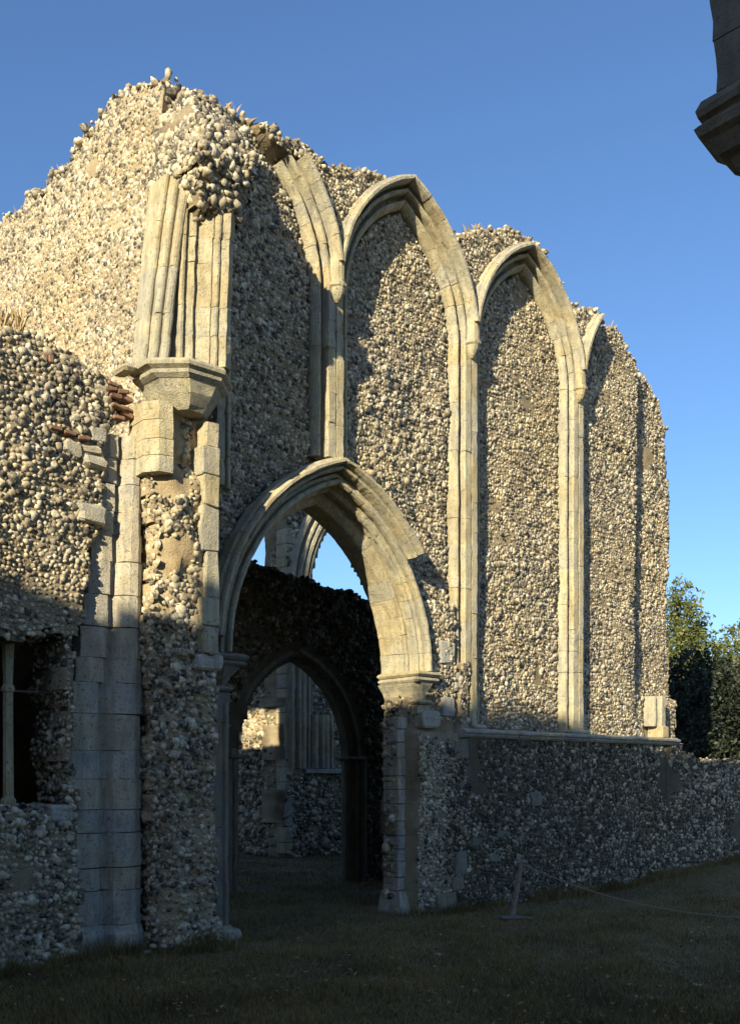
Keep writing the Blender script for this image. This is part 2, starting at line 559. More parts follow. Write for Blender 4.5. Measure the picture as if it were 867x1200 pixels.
def top_z(t):
    return interp(t, TOP) + .08 * fbm(t * 3.6, 0, 0, 21) + .06 * vnoise(t * 10, 4, 0, 23) - .04
def main_open(t, z):
    r = arc_r(t, z, AC, AS, AH, AR)
    low = (z < 3.2) & (t > -2.62) & (t < .49 + .03 * vnoise(z * 4, t, 0, 9))
    return ((z >= 3.2) & (r < .10)) | low
def main_mask(t, z):
    edge = np.where(z > 2.66, 7.98, 7.36) + .06 * fbm(z * 2.2, 0, 0, 31)
    return (z < top_z(t)) & (t < edge) & (t > -3.5) & ~main_open(t, z)
def panel_r(t, z):
    r = np.full(np.broadcast(t, z).shape, 9.0)
    for i, c in enumerate(BAY):
        q = arc_r(t, z, c, BS, BH, BR)
        if i == 3:
            q = np.where((t > 5.15) & (z > 8.6), -1.0 + np.maximum(0, t - 6.92 + 1.0), q)
        if i == 0:
            q = np.where(t < BAY[0], -1, q)
        r = np.minimum(r, q)
    return r
def main_front(t, z):
    t, z = np.broadcast_arrays(np.asarray(t, float), np.asarray(z, float))
    pr = panel_r(t, z)
    ra = arc_r(t, z, AC, AS, AH, AR)
    n = np.where((pr < .08) & (z > 2.66) & (ra > .05), -.19, -.02)
    # ragged filling round the foot of the archway and robbed chase at the far end
    n = np.where((z < 4.6) & (t < 1.45), np.where(z < 3.2, np.interp(t, [.6, .8, 1.35], [-.29, -.20, -.06]), -.06), n)
    ch = 6.52 + .09 * vnoise(z * .9, 2.2, 0, 17)
    n = np.where((t > ch) & (z > 3.5), -.42, n)
    n = np.where((t > ch) & (z <= 3.5) & (z > 2.66), -.24, n)
    n = np.where(z < 2.66, -.03, n)
    n = np.where((z < 3.2) & (t < .64), -.32, n)
    n = np.where(main_ashlar(t, z) & (np.abs(z - 2.665) > .08), -.30, n)
    return n + .035 * fbm(t * 1.3, z * 1.3, 0, 77) + .012 * vnoise(t * 9, z * 9, 0, 78)
main_back = lambda t, z: np.where((z < 3.36) & (t < 1.3) & (t > 0), -.62, -1.02) + .05 * vnoise(t * 2, z * 2, 0, 3)
HOODEND = math.asin((5.2 - AS) / (AR + .3))
def main_ashlar(t, z):
    """where dressed stone covers the flint"""
    a = np.zeros(np.broadcast(t, z).shape, bool)
    for i, c in enumerate(BAY):
        r = arc_r(t, z, c, BS, BH, BR)
        on = (r > -.03) & (r < .345)
        if i == 0:
            on &= (t > c) & (z < 10.15)
        if i == 3:
            on &= ((t < c) & (t < 5.0)) | ((t > c) & (z < 3.5))
        a |= on & (z > 2.6)
    ra = arc_r(t, z, AC, AS, AH, AR)
    a |= (ra < .27) & (z > 3.3)
    a |= (ra < .38) & (z > 5.2)
    a &= ~((z < 3.75) & (t > .9) & (t < 1.72) & (ra > .26))
    a |= (np.abs(z - 2.665) < .075) & (t > 1.45)
    return a

wall = Thing('arcaded_wall', 2.0, 0.0, 'tall ruined flint wall with pale blind arcade above a great pointed archway', 'wall')
V, F = gridwall(lambda t, z: main_mask(t, z) & ((z > 2.62) | (t < 1.5)), main_front, main_back, -3.56, 8.2, -.3, 11.1, .06)
wall.add('rubble_core', V, F, 'mortar')
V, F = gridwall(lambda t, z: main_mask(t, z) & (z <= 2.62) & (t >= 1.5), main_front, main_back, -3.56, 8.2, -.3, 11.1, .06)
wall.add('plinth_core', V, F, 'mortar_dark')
P1, N1 = face_points(lambda t, z: main_mask(t, z) & ~main_ashlar(t, z) & (z < top_z(t) - .02), main_front, -3.5, 8.1, -.1, 11, .0515)
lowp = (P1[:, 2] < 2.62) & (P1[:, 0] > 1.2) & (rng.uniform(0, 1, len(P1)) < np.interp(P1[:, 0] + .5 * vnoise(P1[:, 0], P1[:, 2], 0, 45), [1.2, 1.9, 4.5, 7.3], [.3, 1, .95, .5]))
P2, N2 = top_points(main_mask, main_front, main_back, -3.5, 8.0, 11.1, .075, zmin=6)
flint_field(wall, P1[~lowp], N1[~lowp], .060, 220, prot=.0, flat=.36, tilt=.28, lump=.05)
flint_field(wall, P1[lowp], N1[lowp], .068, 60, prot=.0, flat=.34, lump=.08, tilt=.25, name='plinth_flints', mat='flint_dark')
flint_field(wall, P2, N2, .085, 20, prot=-.3, flat=.5, name='wall_top_flints', tilt=.9, spin=3, lump=1.0)
# far end face of the wall and jamb of the archway
zz = rows(-1.0, -.46, 2.7, 8.6, .1)
P3 = np.stack([7.99 + .06 * fbm(zz[:, 1] * 2.2, 0, 0, 31), zz[:, 0], zz[:, 1]], -1)
flint_field(wall, P3, np.tile([1., 0, 0], (len(P3), 1)), .1, 0, name='end_flints')
zz = rows(-.60, -.34, 0, 3.1, .08)
P4 = np.stack([np.full(len(zz), .49), zz[:, 0], zz[:, 1]], -1)
flint_field(wall, P4, np.tile([-1., 0, 0], (len(P4), 1)), .1, 0, name='jamb_flints')

INNER = [(.0, -.34), (.0, -.17), (.012, -.125), (.035, -.085), (.06, -.062), (.085, -.06), (.097, -.078), (.100, -.21), (.166, -.21), (.168, -.03), (.18, .0), (.297, .0), (.297, -.34)]
INNER_A = INNER[:-2] + [(.222, .0), (.225, -.17), (.297, -.17), (.297, -.34)]
HOOD = [(.275, -.22), (.275, .04), (.285, .12), (.305, .155), (.34, .155), (.358, .12), (.362, .06), (.395, .045), (.405, -.10)]
PH_IN = math.acos((BR - BH) / (BR + .28))
PH_HD = math.acos((BR - BH) / (BR + .39))
limbs = [(0, 1, 0, .85, 6, 1.0), (1, -1, 0, PH_IN, 8, 1), (1, 1, 0, PH_IN, 8, 1), (2, -1, 0, PH_IN, 8, 1), (2, 1, 0, PH_IN, 8, 1), (3, -1, 0, .62, 5, 1)]
for i, s, p0, p1, n, _ in limbs:
    pr = wall.add('blind_arch', *loft(arch_ring(BAY[i], s, BS, BH, BR, [(.02, -.335), (.02, -.23), (.28, -.23), (.28, -.335)], p0, p1, 12), 0), 'mortar_pale', recalc=True)
    arch_limb(wall, pr, 'voussoir', BAY[i], s, BS, BH, BR, INNER_A, p0, p1, n)
    h0, h1 = .16, {0: .79, 3: .74}.get(i, PH_HD)
    if (i, s) == (2, 1):
        h1 = PH_HD * .97
    arch_limb(wall, pr, 'hood_stone', BAY[i], s, BS, BH, BR, HOOD, h0, h1, max(3, n - 2), off=.004 * s)
# tall shafts between the bays
CS = [(BAY[k] + BAY[k + 1]) / 2 for k in range(3)]
for k, c in enumerate(CS):
    for s, bay in ((-1, BAY[k]), (1, BAY[k + 1])):          # s=-1: jamb of the bay to the left
        tx = bay + BH if s == -1 else bay - BH
        z0 = {0: 6.28, 1: 3.62 if s == -1 else 2.72, 2: 2.72}[k]
        if k == 0 and s == -1:
            z0 = 6.32
        core = wall.add('shaft', *loft([[(tx - s * r, y, z) for r, y in [(.02, -.335), (.02, -.23), (.28, -.23), (.28, -.335)]] for z in (z0, BS)], 0), 'mortar_pale', recalc=True)
        jamb(wall, core, 'shaft_stone', tx, -s, INNER, z0, BS)
    # label stop where two hood moulds meet
    rings = []
    for z, a, n in ((8.42, .025, .03), (8.46, .06, .075), (8.53, .085, .115), (8.60, .095, .135), (8.625, .125, .15), (8.665, .125, .15), (8.69, .10, .125), (8.80, .10, .12), (9.02, .09, .115)):
        rings.append([(c - a, -.03, z), (c - a, n * .4, z), (c - a * .55, n * .9, z), (c, n, z), (c + a * .55, n * .9, z), (c + a, n * .4, z), (c + a, -.03, z)])
    wall.add('label_stop', *loft(rings, .004), 'ashlar', recalc=True)
jamb(wall, None, 'shaft_stone', -2.60, -1, INNER, 5.6, 8.55)
# moulded base of the shaft at the second gap and remains of the last jamb
for c in (CS[2], CS[1]):
    block(wall, 'shaft_base', c - .33 if c == CS[2] else c + .02, c + .33, -.25, .035, 2.735, 2.80, bev=.02)
jamb(wall, None, 'jamb_stone', BAY[3] + BH + .02, 1, INNER, 2.95, 3.52)
block(wall, 'jamb_stone', 7.08, 7.30, -.3, .03, 2.74, 2.95)
# string course
STR = [(-.12, 2.60), (.02, 2.60), (.055, 2.63), (.06, 2.655), (.10, 2.67), (.105, 2.70), (.02, 2.735), (-.12, 2.735)]
t = 1.5
while t < 7.55:
    e = min(7.6, t + random.uniform(.5, .95))
    if random.random() > .06 or t < 3:
        v, f = loft([[(x, n + random.uniform(-.004, .004), z) for n, z in STR] for x in np.linspace(t + .004, e - .004, 4)], .006)
        wall.add('string_course', v, f, 'ashlar_grey', recalc=True)
    t = e
# great archway: hood, front order, inner order
AHOOD = [(.215, -.16), (.215, .06), (.225, .12), (.245, .14), (.265, .12), (.27, .07), (.285, .07), (.29, .15), (.31, .205), (.345, .205), (.365, .17), (.37, .10), (.40, .08), (.41, -.10)]
AFRONT = [(.26, -.34), (.26, -.16), (.20, -.15), (.195, -.02), (.15, -.02), (.145, -.07), (.128, -.07), (.122, .03), (.10, .055), (.07, .05), (.05, .01), (.055, -.05), (.08, -.11), (.05, -.15), (.02, -.15), (.0, -.18), (.0, -.22), (.03, -.25), (.03, -.34)]
AINNER = [(.09, -.34), (-.005, -.34), (-.02, -.36), (-.06, -.375), (-.11, -.42), (-.125, -.45), (-.125, -.78), (-.10, -.82), (.09, -.82)]
PA = math.acos((AR - AH) / (AR + .22)); PHD = math.acos((AR - AH) / (AR + .36)); PI_ = math.acos((AR - AH) / (AR - .1))
for s in (-1, 1):
    arch = wall.add('archway', *loft(arch_ring(AC, s, AS, AH, AR, [(.05, -.80), (.05, -.36), (.06, -.3), (.06, -.2), (.24, -.2), (.24, -.80)], 0, PA, 16), 0), 'mortar_pale', recalc=True)
    arch_limb(wall, arch, 'voussoir', AC, s, AS, AH, AR, AFRONT, 0, PA, 12)
    arch_limb(wall, arch, 'soffit_stone', AC, s, AS, AH, AR, AINNER, 0, PI_ * .999 + .03, 11)
    arch_limb(wall, arch, 'hood_stone', AC, s, AS, AH, AR, AHOOD, .06 if s == -1 else HOODEND, PHD, 10 if s == -1 else 6, off=.005 * s)
def capital(T, t0, t1, n0, n1, ztop, s, mat='ashlar'):
    """moulded capital: abacus, neck and bell tapering back to the jamb on side s"""
    cap = block(T, 'abacus', t0 - .05, t1 + .05, n0, n1 + .06, ztop - .075, ztop, bev=.03, mat=mat)
    block(T, 'abacus_roll', t0 - .025, t1 + .025, n0, n1 + .03, ztop - .155, ztop - .08, parent=cap, bev=.028, mat=mat)
    rings = []
    for z, k in ((ztop - .16, 0), (ztop - .20, .03), (ztop - .28, .09), (ztop - .36, .13), (ztop - .40, .15)):
        a, b = (t0 + k, t1 - k * .3) if s > 0 else (t0 + k * .3, t1 - k)
        c, d = n0, n1 - k * .8
        q = .10
        rings.append([(a, c, z), (b, c, z), (b, d - q, z), (b - q, d, z), (a + q, d, z), (a, d - q, z)])
    T.add('bell', *loft(rings[::-1], .006), mat, cap, recalc=True)
    a, b = (t0 + .11, t1 - .02) if s > 0 else (t0 + .02, t1 - .11)
    block(T, 'neck', a, b, n0, n1 - .07, ztop - .47, ztop - .405, parent=cap, bev=.025, mat=mat)
    block(T, 'impost_stone', a + .04, b - .02, n0, n1 - .13, ztop - .62, ztop - .475, parent=cap, mat=mat)
capital(wall, .54, .98, -.80, .03, AS - .01, 1)
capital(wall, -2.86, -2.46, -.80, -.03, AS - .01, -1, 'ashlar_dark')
# toothed quoins of the right jamb, splayed foot
z = .32
k = 0
while z < 2.86:
    e = z + random.uniform(.17, .26)
    block(wall, 'quoin', .455, .60 + (.10 if k % 2 else .0) + random.uniform(0, .05), -.60, -.27 + random.uniform(-.01, .015), z, e - .008, 'ashlar_grey')
    z = e; k += 1
v, f = loft([[(.34, -.62, -.1), (.95, -.62, -.1), (.95, -.14, -.1), (.37, -.14, -.1)], [(.39, -.62, .10), (.95, -.62, .10), (.95, -.19, .10), (.42, -.19, .10)], [(.44, -.62, .31), (.9, -.62, .31), (.88, -.26, .31), (.455, -.26, .31)]], .01)
wall.add('plinth_stone', v, f, 'ashlar_grey', recalc=True)
t_shift = lambda z: z > 2.6
for (a, b, z0, z1, n) in ((1.0, 1.42, -.1, .22, .02), (1.35, 1.60, .25, .50, .0), (1.42, 1.66, .52, .86, -.0), (1.45, 1.60, 1.15, 1.42, .0), (1.48, 1.70, 1.72, 2.0, .0),
                          (1.36, 1.66, 2.25, 2.58, .01), (2.35, 2.75, .95, 1.16, .01), (2.15, 2.45, .66, .88, .01), (2.6, 2.95, .62, .80, .0), (2.9, 3.3, .95, 1.3, .0), (1.75, 2.1, .9, 1.1, .0), (3.2, 3.5, 1.5, 1.72, .0),
                          (.74, 1.1, 2.72, 2.98, .0), (1.16, 1.42, 2.9, 3.2, .0), (1.42, 1.72, 3.3, 3.6, .0), (1.10, 1.40, 3.7, 4.05, .01)):
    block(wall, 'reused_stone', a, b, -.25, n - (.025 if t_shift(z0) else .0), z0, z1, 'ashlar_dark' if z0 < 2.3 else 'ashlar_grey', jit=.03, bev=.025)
def roll_(a, b, r):
    return [(a + r * math.cos(q), b + r * math.sin(q)) for q in (3.4, 2.7, 2.0, 1.3, .6)]
# left jamb of the archway (mostly hidden behind the pier): shafts on a plain respond
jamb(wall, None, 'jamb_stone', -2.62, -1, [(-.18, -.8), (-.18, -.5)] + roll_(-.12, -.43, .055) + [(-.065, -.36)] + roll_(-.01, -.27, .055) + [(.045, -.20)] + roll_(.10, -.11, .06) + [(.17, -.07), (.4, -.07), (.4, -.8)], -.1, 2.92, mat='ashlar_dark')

# unseen vault added behind the archway to darken the passage
def vault_z(n):
    return 7.55 + .75 * (1 - ((n + 2.45) / 1.5) ** 2)
vt = np.arange(-2.6, 5.4, .2); vn = np.linspace(-3.95, -.98, 14)
VT, VN = np.meshgrid(vt, vn, indexing='ij')
edge_ = 5.0 + .3 * fbm(VN * 2, 0, 0, 71)
VT2 = np.minimum(VT, edge_)
lo = np.stack([VT2, VN, vault_z(VN) + .05 * fbm(VT * 1.5, VN * 1.5, 0, 72)], -1).reshape(-1, 3)
hi = np.stack([VT2, VN, vault_z(VN) + .55 + .1 * fbm(VT, VN, 0, 73)], -1).reshape(-1, 3)
vi = np.arange(VT.size).reshape(VT.shape)
q = np.stack([vi[:-1, :-1], vi[1:, :-1], vi[1:, 1:], vi[:-1, 1:]], -1).reshape(-1, 4)
rim = [vi[0, :], vi[-1, :], vi[:, 0], vi[:, -1]]
sd = np.concatenate([np.stack([e[:-1], e[1:], e[1:] + VT.size, e[:-1] + VT.size], -1) for e in rim])
wall.add('added_vault', np.concatenate([lo, hi]), np.concatenate([q, q + VT.size, sd]), 'mortar')

# =====================================================================  CORNER PIER
pier = Thing('corner_pier', -3.6, .3, 'corner pier of broken flint carrying a pale corbel and moulded vault springer', 'pier')
def pier_right(z):
    return -3.27 + .04 * fbm(z * 2.1, 4, 0, 51) + np.where(z < .5, .08 * (.5 - z) / .5, 0)
def pier_left(z):
    return -3.97 + .05 * fbm(z * 1.9, 9, 0, 52)
def pier_mask(t, z):
    return (z < 6.25) & (t < pier_right(z)) & (t > pier_left(z))
def pier_front(t, z):
    t, z = np.broadcast_arrays(np.asarray(t, float), np.asarray(z, float))
    b = .50 + .05 * fbm(t * 1.5, z * 1.2, 0, 53) + .04 * fbm(t * 8, z * 8, 0, 54)
    b = b - .18 * np.clip((-3.78 - t) / .2, 0, 1) - .12 * np.clip((z - 5.4) / .2, 0, 1)
    b = b - .16 * np.clip(vnoise(t * 2.2, z * 1.1, 0, 55) - .25, 0, 1) * (z < 3.4)
    return b + np.where(z < .45, .10 * (.45 - z) / .45, 0)
pier_back = lambda t, z: np.full(np.shape(t), -.1)
V, F = gridwall(pier_mask, pier_front, pier_back, -4.15, -3.05, -.3, 6.3, .05)
pier.add('rubble_core', V, F, 'mortar_pale')
Pa, Na = face_points(lambda t, z: pier_mask(t, z) & ~((t > -3.50) & (z > 3.45)) & ~((t < -3.62) & (z > 5.2)), pier_front, -4.1, -3.0, -.05, 6.2, .058)
# mortar-rich upper part keeps fewer flints
keep = (Pa[:, 2] < 4.0) | (vnoise(Pa[:, 0] * 3, Pa[:, 2] * 2, 0, 91) > -.55) | (Pa[:, 2] > 5.35)
Pa, Na = Pa[keep], Na[keep]
zz = rows(0, .42, 0, 6.2, .088)
Pb = np.stack([pier_left(zz[:, 1]), zz[:, 0], zz[:, 1]], -1)
zz2 = rows(0, .45, 0, 6.2, .09)
Pc = np.stack([pier_right(zz2[:, 1]), zz2[:, 0], zz2[:, 1]], -1)
flint_field(pier, np.concatenate([Pa, Pb, Pc]), np.concatenate([Na, np.tile([-1., 0, 0], (len(Pb), 1)), np.tile([1., 0, 0], (len(Pc), 1))]), .066, 300, prot=.05, flat=.46, tilt=.5, spin=1.2, lump=.1)
# pale quoins on the right arris, z 3.5 - 6.1
z = 3.42; k = 0
while z < 6.05:
    e = z + random.uniform(.25, .55)
    if True:
        block(pier, 'quoin', -3.44 + random.choice((-.05, -.02, .02)), -3.245 + random.uniform(-.012, .008), .30, .585 + random.uniform(-.015, .015), z, e - .003, 'ashlar', jit=.014, bev=.012)
    z = e; k += 1
block(pier, 'quoin', -3.56, -3.19, .22, .57, 3.24, 3.41, 'ashlar_grey', jit=.03, bev=.03)
# octagonal respond stones left of the corbel
OCT = [(-4.10, .0), (-4.13, .36), (-4.02, .52), (-3.86, .56), (-3.78, .44), (-3.70, .30), (-3.70, .0)]
z = 5.42
while z < 6.2:
    e = min(6.24, z + random.uniform(.17, .24))
    v, f = loft([[(a, b, q) for a, b in OCT] for q in np.linspace(z, e - .007, 3)], .006)
    pier.add('respond_stone', v, f, 'ashlar', recalc=True)
    z = e
# corbel: stepped half-octagon
def octring(c, r, n0, z, k=1.0):
    q = .42
    return [(c - r, n0, z), (c - r, n0 + .42 * k, z), (c - r * q, n0 + .42 * k + r * (1 - q), z), (c + r * q, n0 + .42 * k + r * (1 - q), z), (c + r, n0 + .42 * k, z), (c + r, n0, z)]
CC = -3.60
bell = pier.add('corbel', *loft([octring(CC + .02, .22, .1, 6.17, .85), octring(CC + .02, .26, .1, 6.22, .9), octring(CC + .01, .34, .1, 6.33), octring(CC, .41, .1, 6.44), octring(CC, .43, .1, 6.46)], .008), 'ashlar', recalc=True)
pier.add('corbel_moulding', *loft([octring(CC, .44, .1, 6.462), octring(CC, .51, .1, 6.50), octring(CC, .52, .1, 6.535), octring(CC, .50, .1, 6.545)], .005), 'ashlar', bell, recalc=True)
pier.add('corbel_moulding', *loft([octring(CC, .51, .1, 6.549), octring(CC, .575, .1, 6.575), octring(CC, .585, .1, 6.61), octring(CC, .55, .1, 6.65), octring(CC, .50, .1, 6.66)], .006), 'ashlar', bell, recalc=True)
block(pier, 'string_stone', -4.34, -4.16, .0, .32, 6.55, 6.62, 'ashlar', bev=.03, jit=.012)
# springer: roll bundle on the left, splayed panel on the right, leaning forward as they rise
def roll(cx, cy, r, k=6, a0=.25, a1=1.25):
    return [(cx + r * math.cos(math.pi * (a0 + (a1 - a0) * q / k)), cy + r * math.sin(math.pi * (a0 + (a1 - a0) * q / k))) for q in range(k + 1)]
BUNDLE = [(-3.91, .1), (-3.885, .46)] + roll(-3.935, .495, .05, 5, .05, 1.0) + [(-3.975, .44)] + roll(-4.02, .41, .045, 5, .25, 1.05) + [(-4.055, .355)] + roll(-4.09, .30, .045, 5, .25, 1.2) + [(-4.12, .1)]
PANEL = [(-3.79, .1), (-3.79, .42), (-3.80, .55), (-3.785, .585), (-3.76, .59), (-3.745, .565), (-3.735, .55), (-3.71, .58), (-3.695, .62), (-3.67, .64), (-3.65, .625), (-3.64, .60), (-3.63, .605),
         (-3.50, .735), (-3.485, .72), (-3.475, .765), (-3.455, .79), (-3.43, .79), (-3.42, .765), (-3.34, .835), (-3.26, .80), (-3.215, .72), (-3.20, .1)]
def lean(z, a, b):
    q = (z - 6.66) / 2.1
    return q * a + q * q * b
def springer(name, prof, z0, z1, hts, lt, ln, parent=None, ragged=0):
    z = z0
    while z < z1 - .05:
        e = min(z1, z + random.uniform(*hts))
        if z1 - e < .15:
            e = z1
        rings = [[(a + lean(q, *lt), (b + lean(q, *ln)) if b > .11 else b, q + (ragged * vnoise(a * 9, b * 9, 0, 5) if q == z1 else 0)) for a, b in prof] for q in np.linspace(z + .0012, e - .0012, 8)]
        rings = [[(float(x), float(y), float(w)) for x, y, w in r] for r in rings]
        v, f = loft(rings, .008)
        pier.add(name, v, f, 'ashlar', parent, recalc=True)
        z = e
springer('rib_stone', BUNDLE, 6.665, 8.82, (.4, .6), (.17, .05), (.06, .06), ragged=.05)
springer('springer_stone', PANEL, 6.665, 8.42, (.25, .5), (.05, .0), (.0, .06), ragged=.12)
# rubble of the lost vault above the springer
def vr_front(t, z):
    t, z = np.broadcast_arrays(np.asarray(t, float), np.asarray(z, float))
    b = np.interp(z, [6.6, 8.2, 8.45, 8.9, 9.25, 9.7, 10.1], [.3, .5, .80, 1.0, .95, .55, .12])
    return b * np.clip((t + 3.92) / .16, .3, 1) * np.clip((-2.50 - t) / .62, .05, 1) + .06 * fbm(t * 2.4, z * 2.4, 0, 62)
def vr_mask(t, z):
    l = np.interp(z, [6.6, 8.4, 8.8, 9.4, 10.15], [-3.6, -3.62, -3.82, -3.7, -3.5])
    r = np.interp(z, [6.6, 8.2, 8.6, 9.0, 9.4, 10.15], [-3.15, -3.14, -3.05, -2.85, -2.62, -2.5])
    return (t > l + .05 * vnoise(z * 5, 1, 0, 3)) & (t < r + .06 * vnoise(z * 5, 8, 0, 4)) & (z < 10.12)
V, F = gridwall(vr_mask, vr_front, pier_back, -4.1, -2.3, 6.6, 10.3, .05)
pier.add('vault_rubble', V, F, 'mortar')
Pd, Nd = face_points(lambda t, z: vr_mask(t, z) & (z > 8.3), vr_front, -4.1, -2.3, 8.2, 10.2, .056)
zz = rows(0, .95, 8.3, 9.8, .075)
rr = np.interp(zz[:, 1], [8.2, 8.6, 9.0, 9.4, 10.15], [-3.14, -3.05, -2.85, -2.62, -2.5])
Pe = np.stack([rr, zz[:, 0], zz[:, 1]], -1)
Pe = Pe[Pe[:, 1] < vr_front(Pe[:, 0] - .05, Pe[:, 2])]
ll = rows(0, .95, 8.36, 9.9, .06)
Pf = np.stack([np.interp(ll[:, 1], [8.4, 8.8, 9.4, 10.15], [-3.62, -3.82, -3.7, -3.5]), ll[:, 0], ll[:, 1]], -1)
Pf = Pf[Pf[:, 1] < vr_front(Pf[:, 0] + .12, Pf[:, 2])]
flint_field(pier, np.concatenate([Pd, Pe, Pf]), np.concatenate([Nd, np.tile([1., 0, 0], (len(Pe), 1)), np.tile([-1., 0, 0], (len(Pf), 1))]), .07, 0, prot=.1, flat=.5, tilt=.5, spin=1.4, name='vault_flints', lump=.06)

# =====================================================================  RETURN WALL (upper left)
ret = Thing('return_wall', -3.2, -3.2, 'high sunlit flint wall running back from the corner on the left', 'wall')
RT = [(-6.6, 13.2), (-5.37, 12.8), (-5.31, 10.7), (-5.2, 10.6), (-4.9, 10.5), (-4.2, 10.4), (-3.36, 10.42), (-2.6, 10.5), (-2.0, 10.62), (-1.2, 10.6), (-.7, 10.6), (-.45, 10.45), (-.2, 10.35), (.1, 10.2)]  # unseen far stretch raised to shade the far wall
def ret_mask(n, z):
    return (z < interp(n, RT) + .08 * fbm(n * 3.3, 0, 0, 121) + .05 * vnoise(n * 10, 4, 0, 23) - .03) & (n < -.03) & (n > -6.5) & ~((n < -5.9) & (z > 6.3) & (z < 7.6))
def ret_front(n, z):
    return -3.62 + .05 * fbm(n * 1.1, z * 1.1, 0, 122) + .012 * vnoise(n * 9, z * 9, 0, 123) - .07 * np.clip((z - 6.8) / -1.0, 0, 1)
ret_back = lambda n, z: np.where(((n < -5.28) & (z > 9.0)) | (n > -1.06), -3.44, -2.66)
V, F = gridwall(ret_mask, ret_front, ret_back, -6.6, 0.06, -.3, 13.5, .06, swap=True)
ret.add('rubble_core', V, F, 'mortar_pale')
Pg, Ng = face_points(lambda n, z: ret_mask(n, z) & (z < 10.6), ret_front, -6.5, -.02, 5.6, 11.2, .054, swap=True)
keep = (fbm(Pg[:, 1] * 1.2, Pg[:, 2] * 1.2, 0, 124) > -1.2)
flint_field(ret, Pg[keep], Ng[keep], .060, 280, prot=-.12, flat=.30, tilt=.2, spin=.4, lump=.05)
Ph, Nh = top_points(ret_mask, ret_front, ret_back, -5.2, -.02, 11.5, .085, swap=True, zmin=8)
flint_field(ret, Ph, Nh, .085, 20, prot=-.35, name='wall_top_flints', tilt=.9, spin=3, lump=1.0)
def ext_mask(n, z):  # added unseen extension; its opening lets sun onto the far return wall
    return (z < 12.9 + .1 * fbm(n * 2, 0, 0, 126)) & ~((n > -7.8) & (z > 6.3) & (z < 7.6))
V, F = gridwall(ext_mask, ret_front, ret_back, -15, -6.52, -.3, 13.2, .15, swap=True)
ret.add('rubble_core', V, F, 'mortar')
# flint corner between return wall and arcade wall
zz = rows(-3.62, -3.42, 6.5, 10.3, .095)
flint_field(ret, np.stack([zz[:, 0], np.full(len(zz), .0), zz[:, 1]], -1), np.tile([0, 1., 0], (len(zz), 1)), .10, 0, name='corner_flints', tilt=.6)

# =====================================================================  WINDOW WALL (lower left)
ww = Thing('window_wall', -5.3, .05, 'lower flint wall at far left with a dark window opening and pale jamb', 'wall')
def ww_top(t):
    return interp(t, [(-22, 12.5), (-18, 11.0), (-15.6, 9.9), (-13.2, 8.8), (-10.8, 7.7), (-9.4, 6.85), (-6.2, 6.75), (-5.6, 6.72), (-5.1, 6.66), (-4.75, 6.62), (-4.5, 6.50), (-4.3, 6.35), (-4.1, 6.3)]) + .07 * fbm(t * 4, 0, 0, 131)  # unseen left stretch added, top raised to keep the window opening dark
def ww_right(z):
    return np.interp(z, [0, 3.5, 3.7, 4.6, 4.8, 5.1, 5.6, 5.9, 6.3, 6.7], [-4.84, -4.84, -4.72, -4.63, -4.50, -4.48, -4.52, -4.45, -4.22, -4.15]) + .04 * fbm(z * 4, 0, 0, 132)
def ww_mask(t, z):
    op = (t < -4.9 + .05 * vnoise(z * 4, 0, 0, 6)) & (z > 1.66 + .06 * vnoise(t * 5, 3, 0, 7)) & (z < 3.52 + .09 * vnoise(t * 3.5, 5, 0, 8)) & (t > -7.4)
    return (z < ww_top(t)) & (t < ww_right(z)) & ~op
def ww_front(t, z):
    t, z = np.broadcast_arrays(np.asarray(t, float), np.asarray(z, float))
    return .10 + .04 * fbm(t * 1.3, z * 1.3, 0, 133) + .015 * vnoise(t * 9, z * 9, 0, 134) + np.where(z < 1.6, .10, 0)
ww_back = lambda t, z: np.full(np.shape(t), -.72)
V, F = gridwall(ww_mask, ww_front, ww_back, -9.0, -4.0, -.3, 7.1, .06)
V2, F2 = gridwall(ww_mask, ww_front, ww_back, -22, -9.0, -.3, 13, .2)
ww.add('rubble_core', V2, F2, 'mortar')
ww.add('rubble_core', V, F, 'mortar')
Pi, Ni = face_points(ww_mask, ww_front, -6.6, -4.0, -.05, 6.8, .058)
flint_field(ww, Pi, Ni, .066, 290, prot=.04, flat=.42, tilt=.35, spin=.5, lump=.06)
Pj, Nj = top_points(ww_mask, ww_front, ww_back, -6.6, -4.1, 7.1, .11, zmin=5)
Pk, Nk = [], []
for tt in np.arange(-6.5, -4.9, .09):
    for nn in np.arange(-.7, .15, .09):
        Pk.append((tt, nn, 1.66 + random.uniform(-.02, .03))); Nk.append((0, 0, 1.))
        Pk.append((tt, nn, 3.52 + random.uniform(-.03, .06))); Nk.append((0, 0, -1.))
zr = rows(-.7, .1, 1.7, 3.5, .075)
Pk += [(-4.91 + .05 * float(vnoise(q_[1] * 4, 0, 0, 6)), q_[0], q_[1]) for q_ in zr]; Nk += [(-1., 0, 0)] * len(zr)
zz = rows(-.7, .1, 3.6, 6.3, .075)
Pl = np.stack([ww_right(zz[:, 1]), zz[:, 0], zz[:, 1]], -1)
flint_field(ww, np.concatenate([Pj, np.array(Pk), Pl]), np.concatenate([Nj, np.array(Nk), np.tile([1., 0, 0], (len(Pl), 1))]), .08, 10, prot=-.1, name='edge_flints', tilt=.8, spin=2, lump=.8)
cv_t = np.arange(-9, -3.7, .3); cv_n = np.linspace(-4.6, -.70, 12)  # unseen vault and walls added to darken the space behind the window
CT, CN = np.meshgrid(cv_t, cv_n, indexing='ij')
cz = 4.5 + .6 * (1 - ((CN + 2.65) / 1.95) ** 2)
clo = np.stack([CT, CN, cz + .05 * fbm(CT, CN, 0, 136)], -1).reshape(-1, 3); chi = clo + np.array([0, 0, .5])
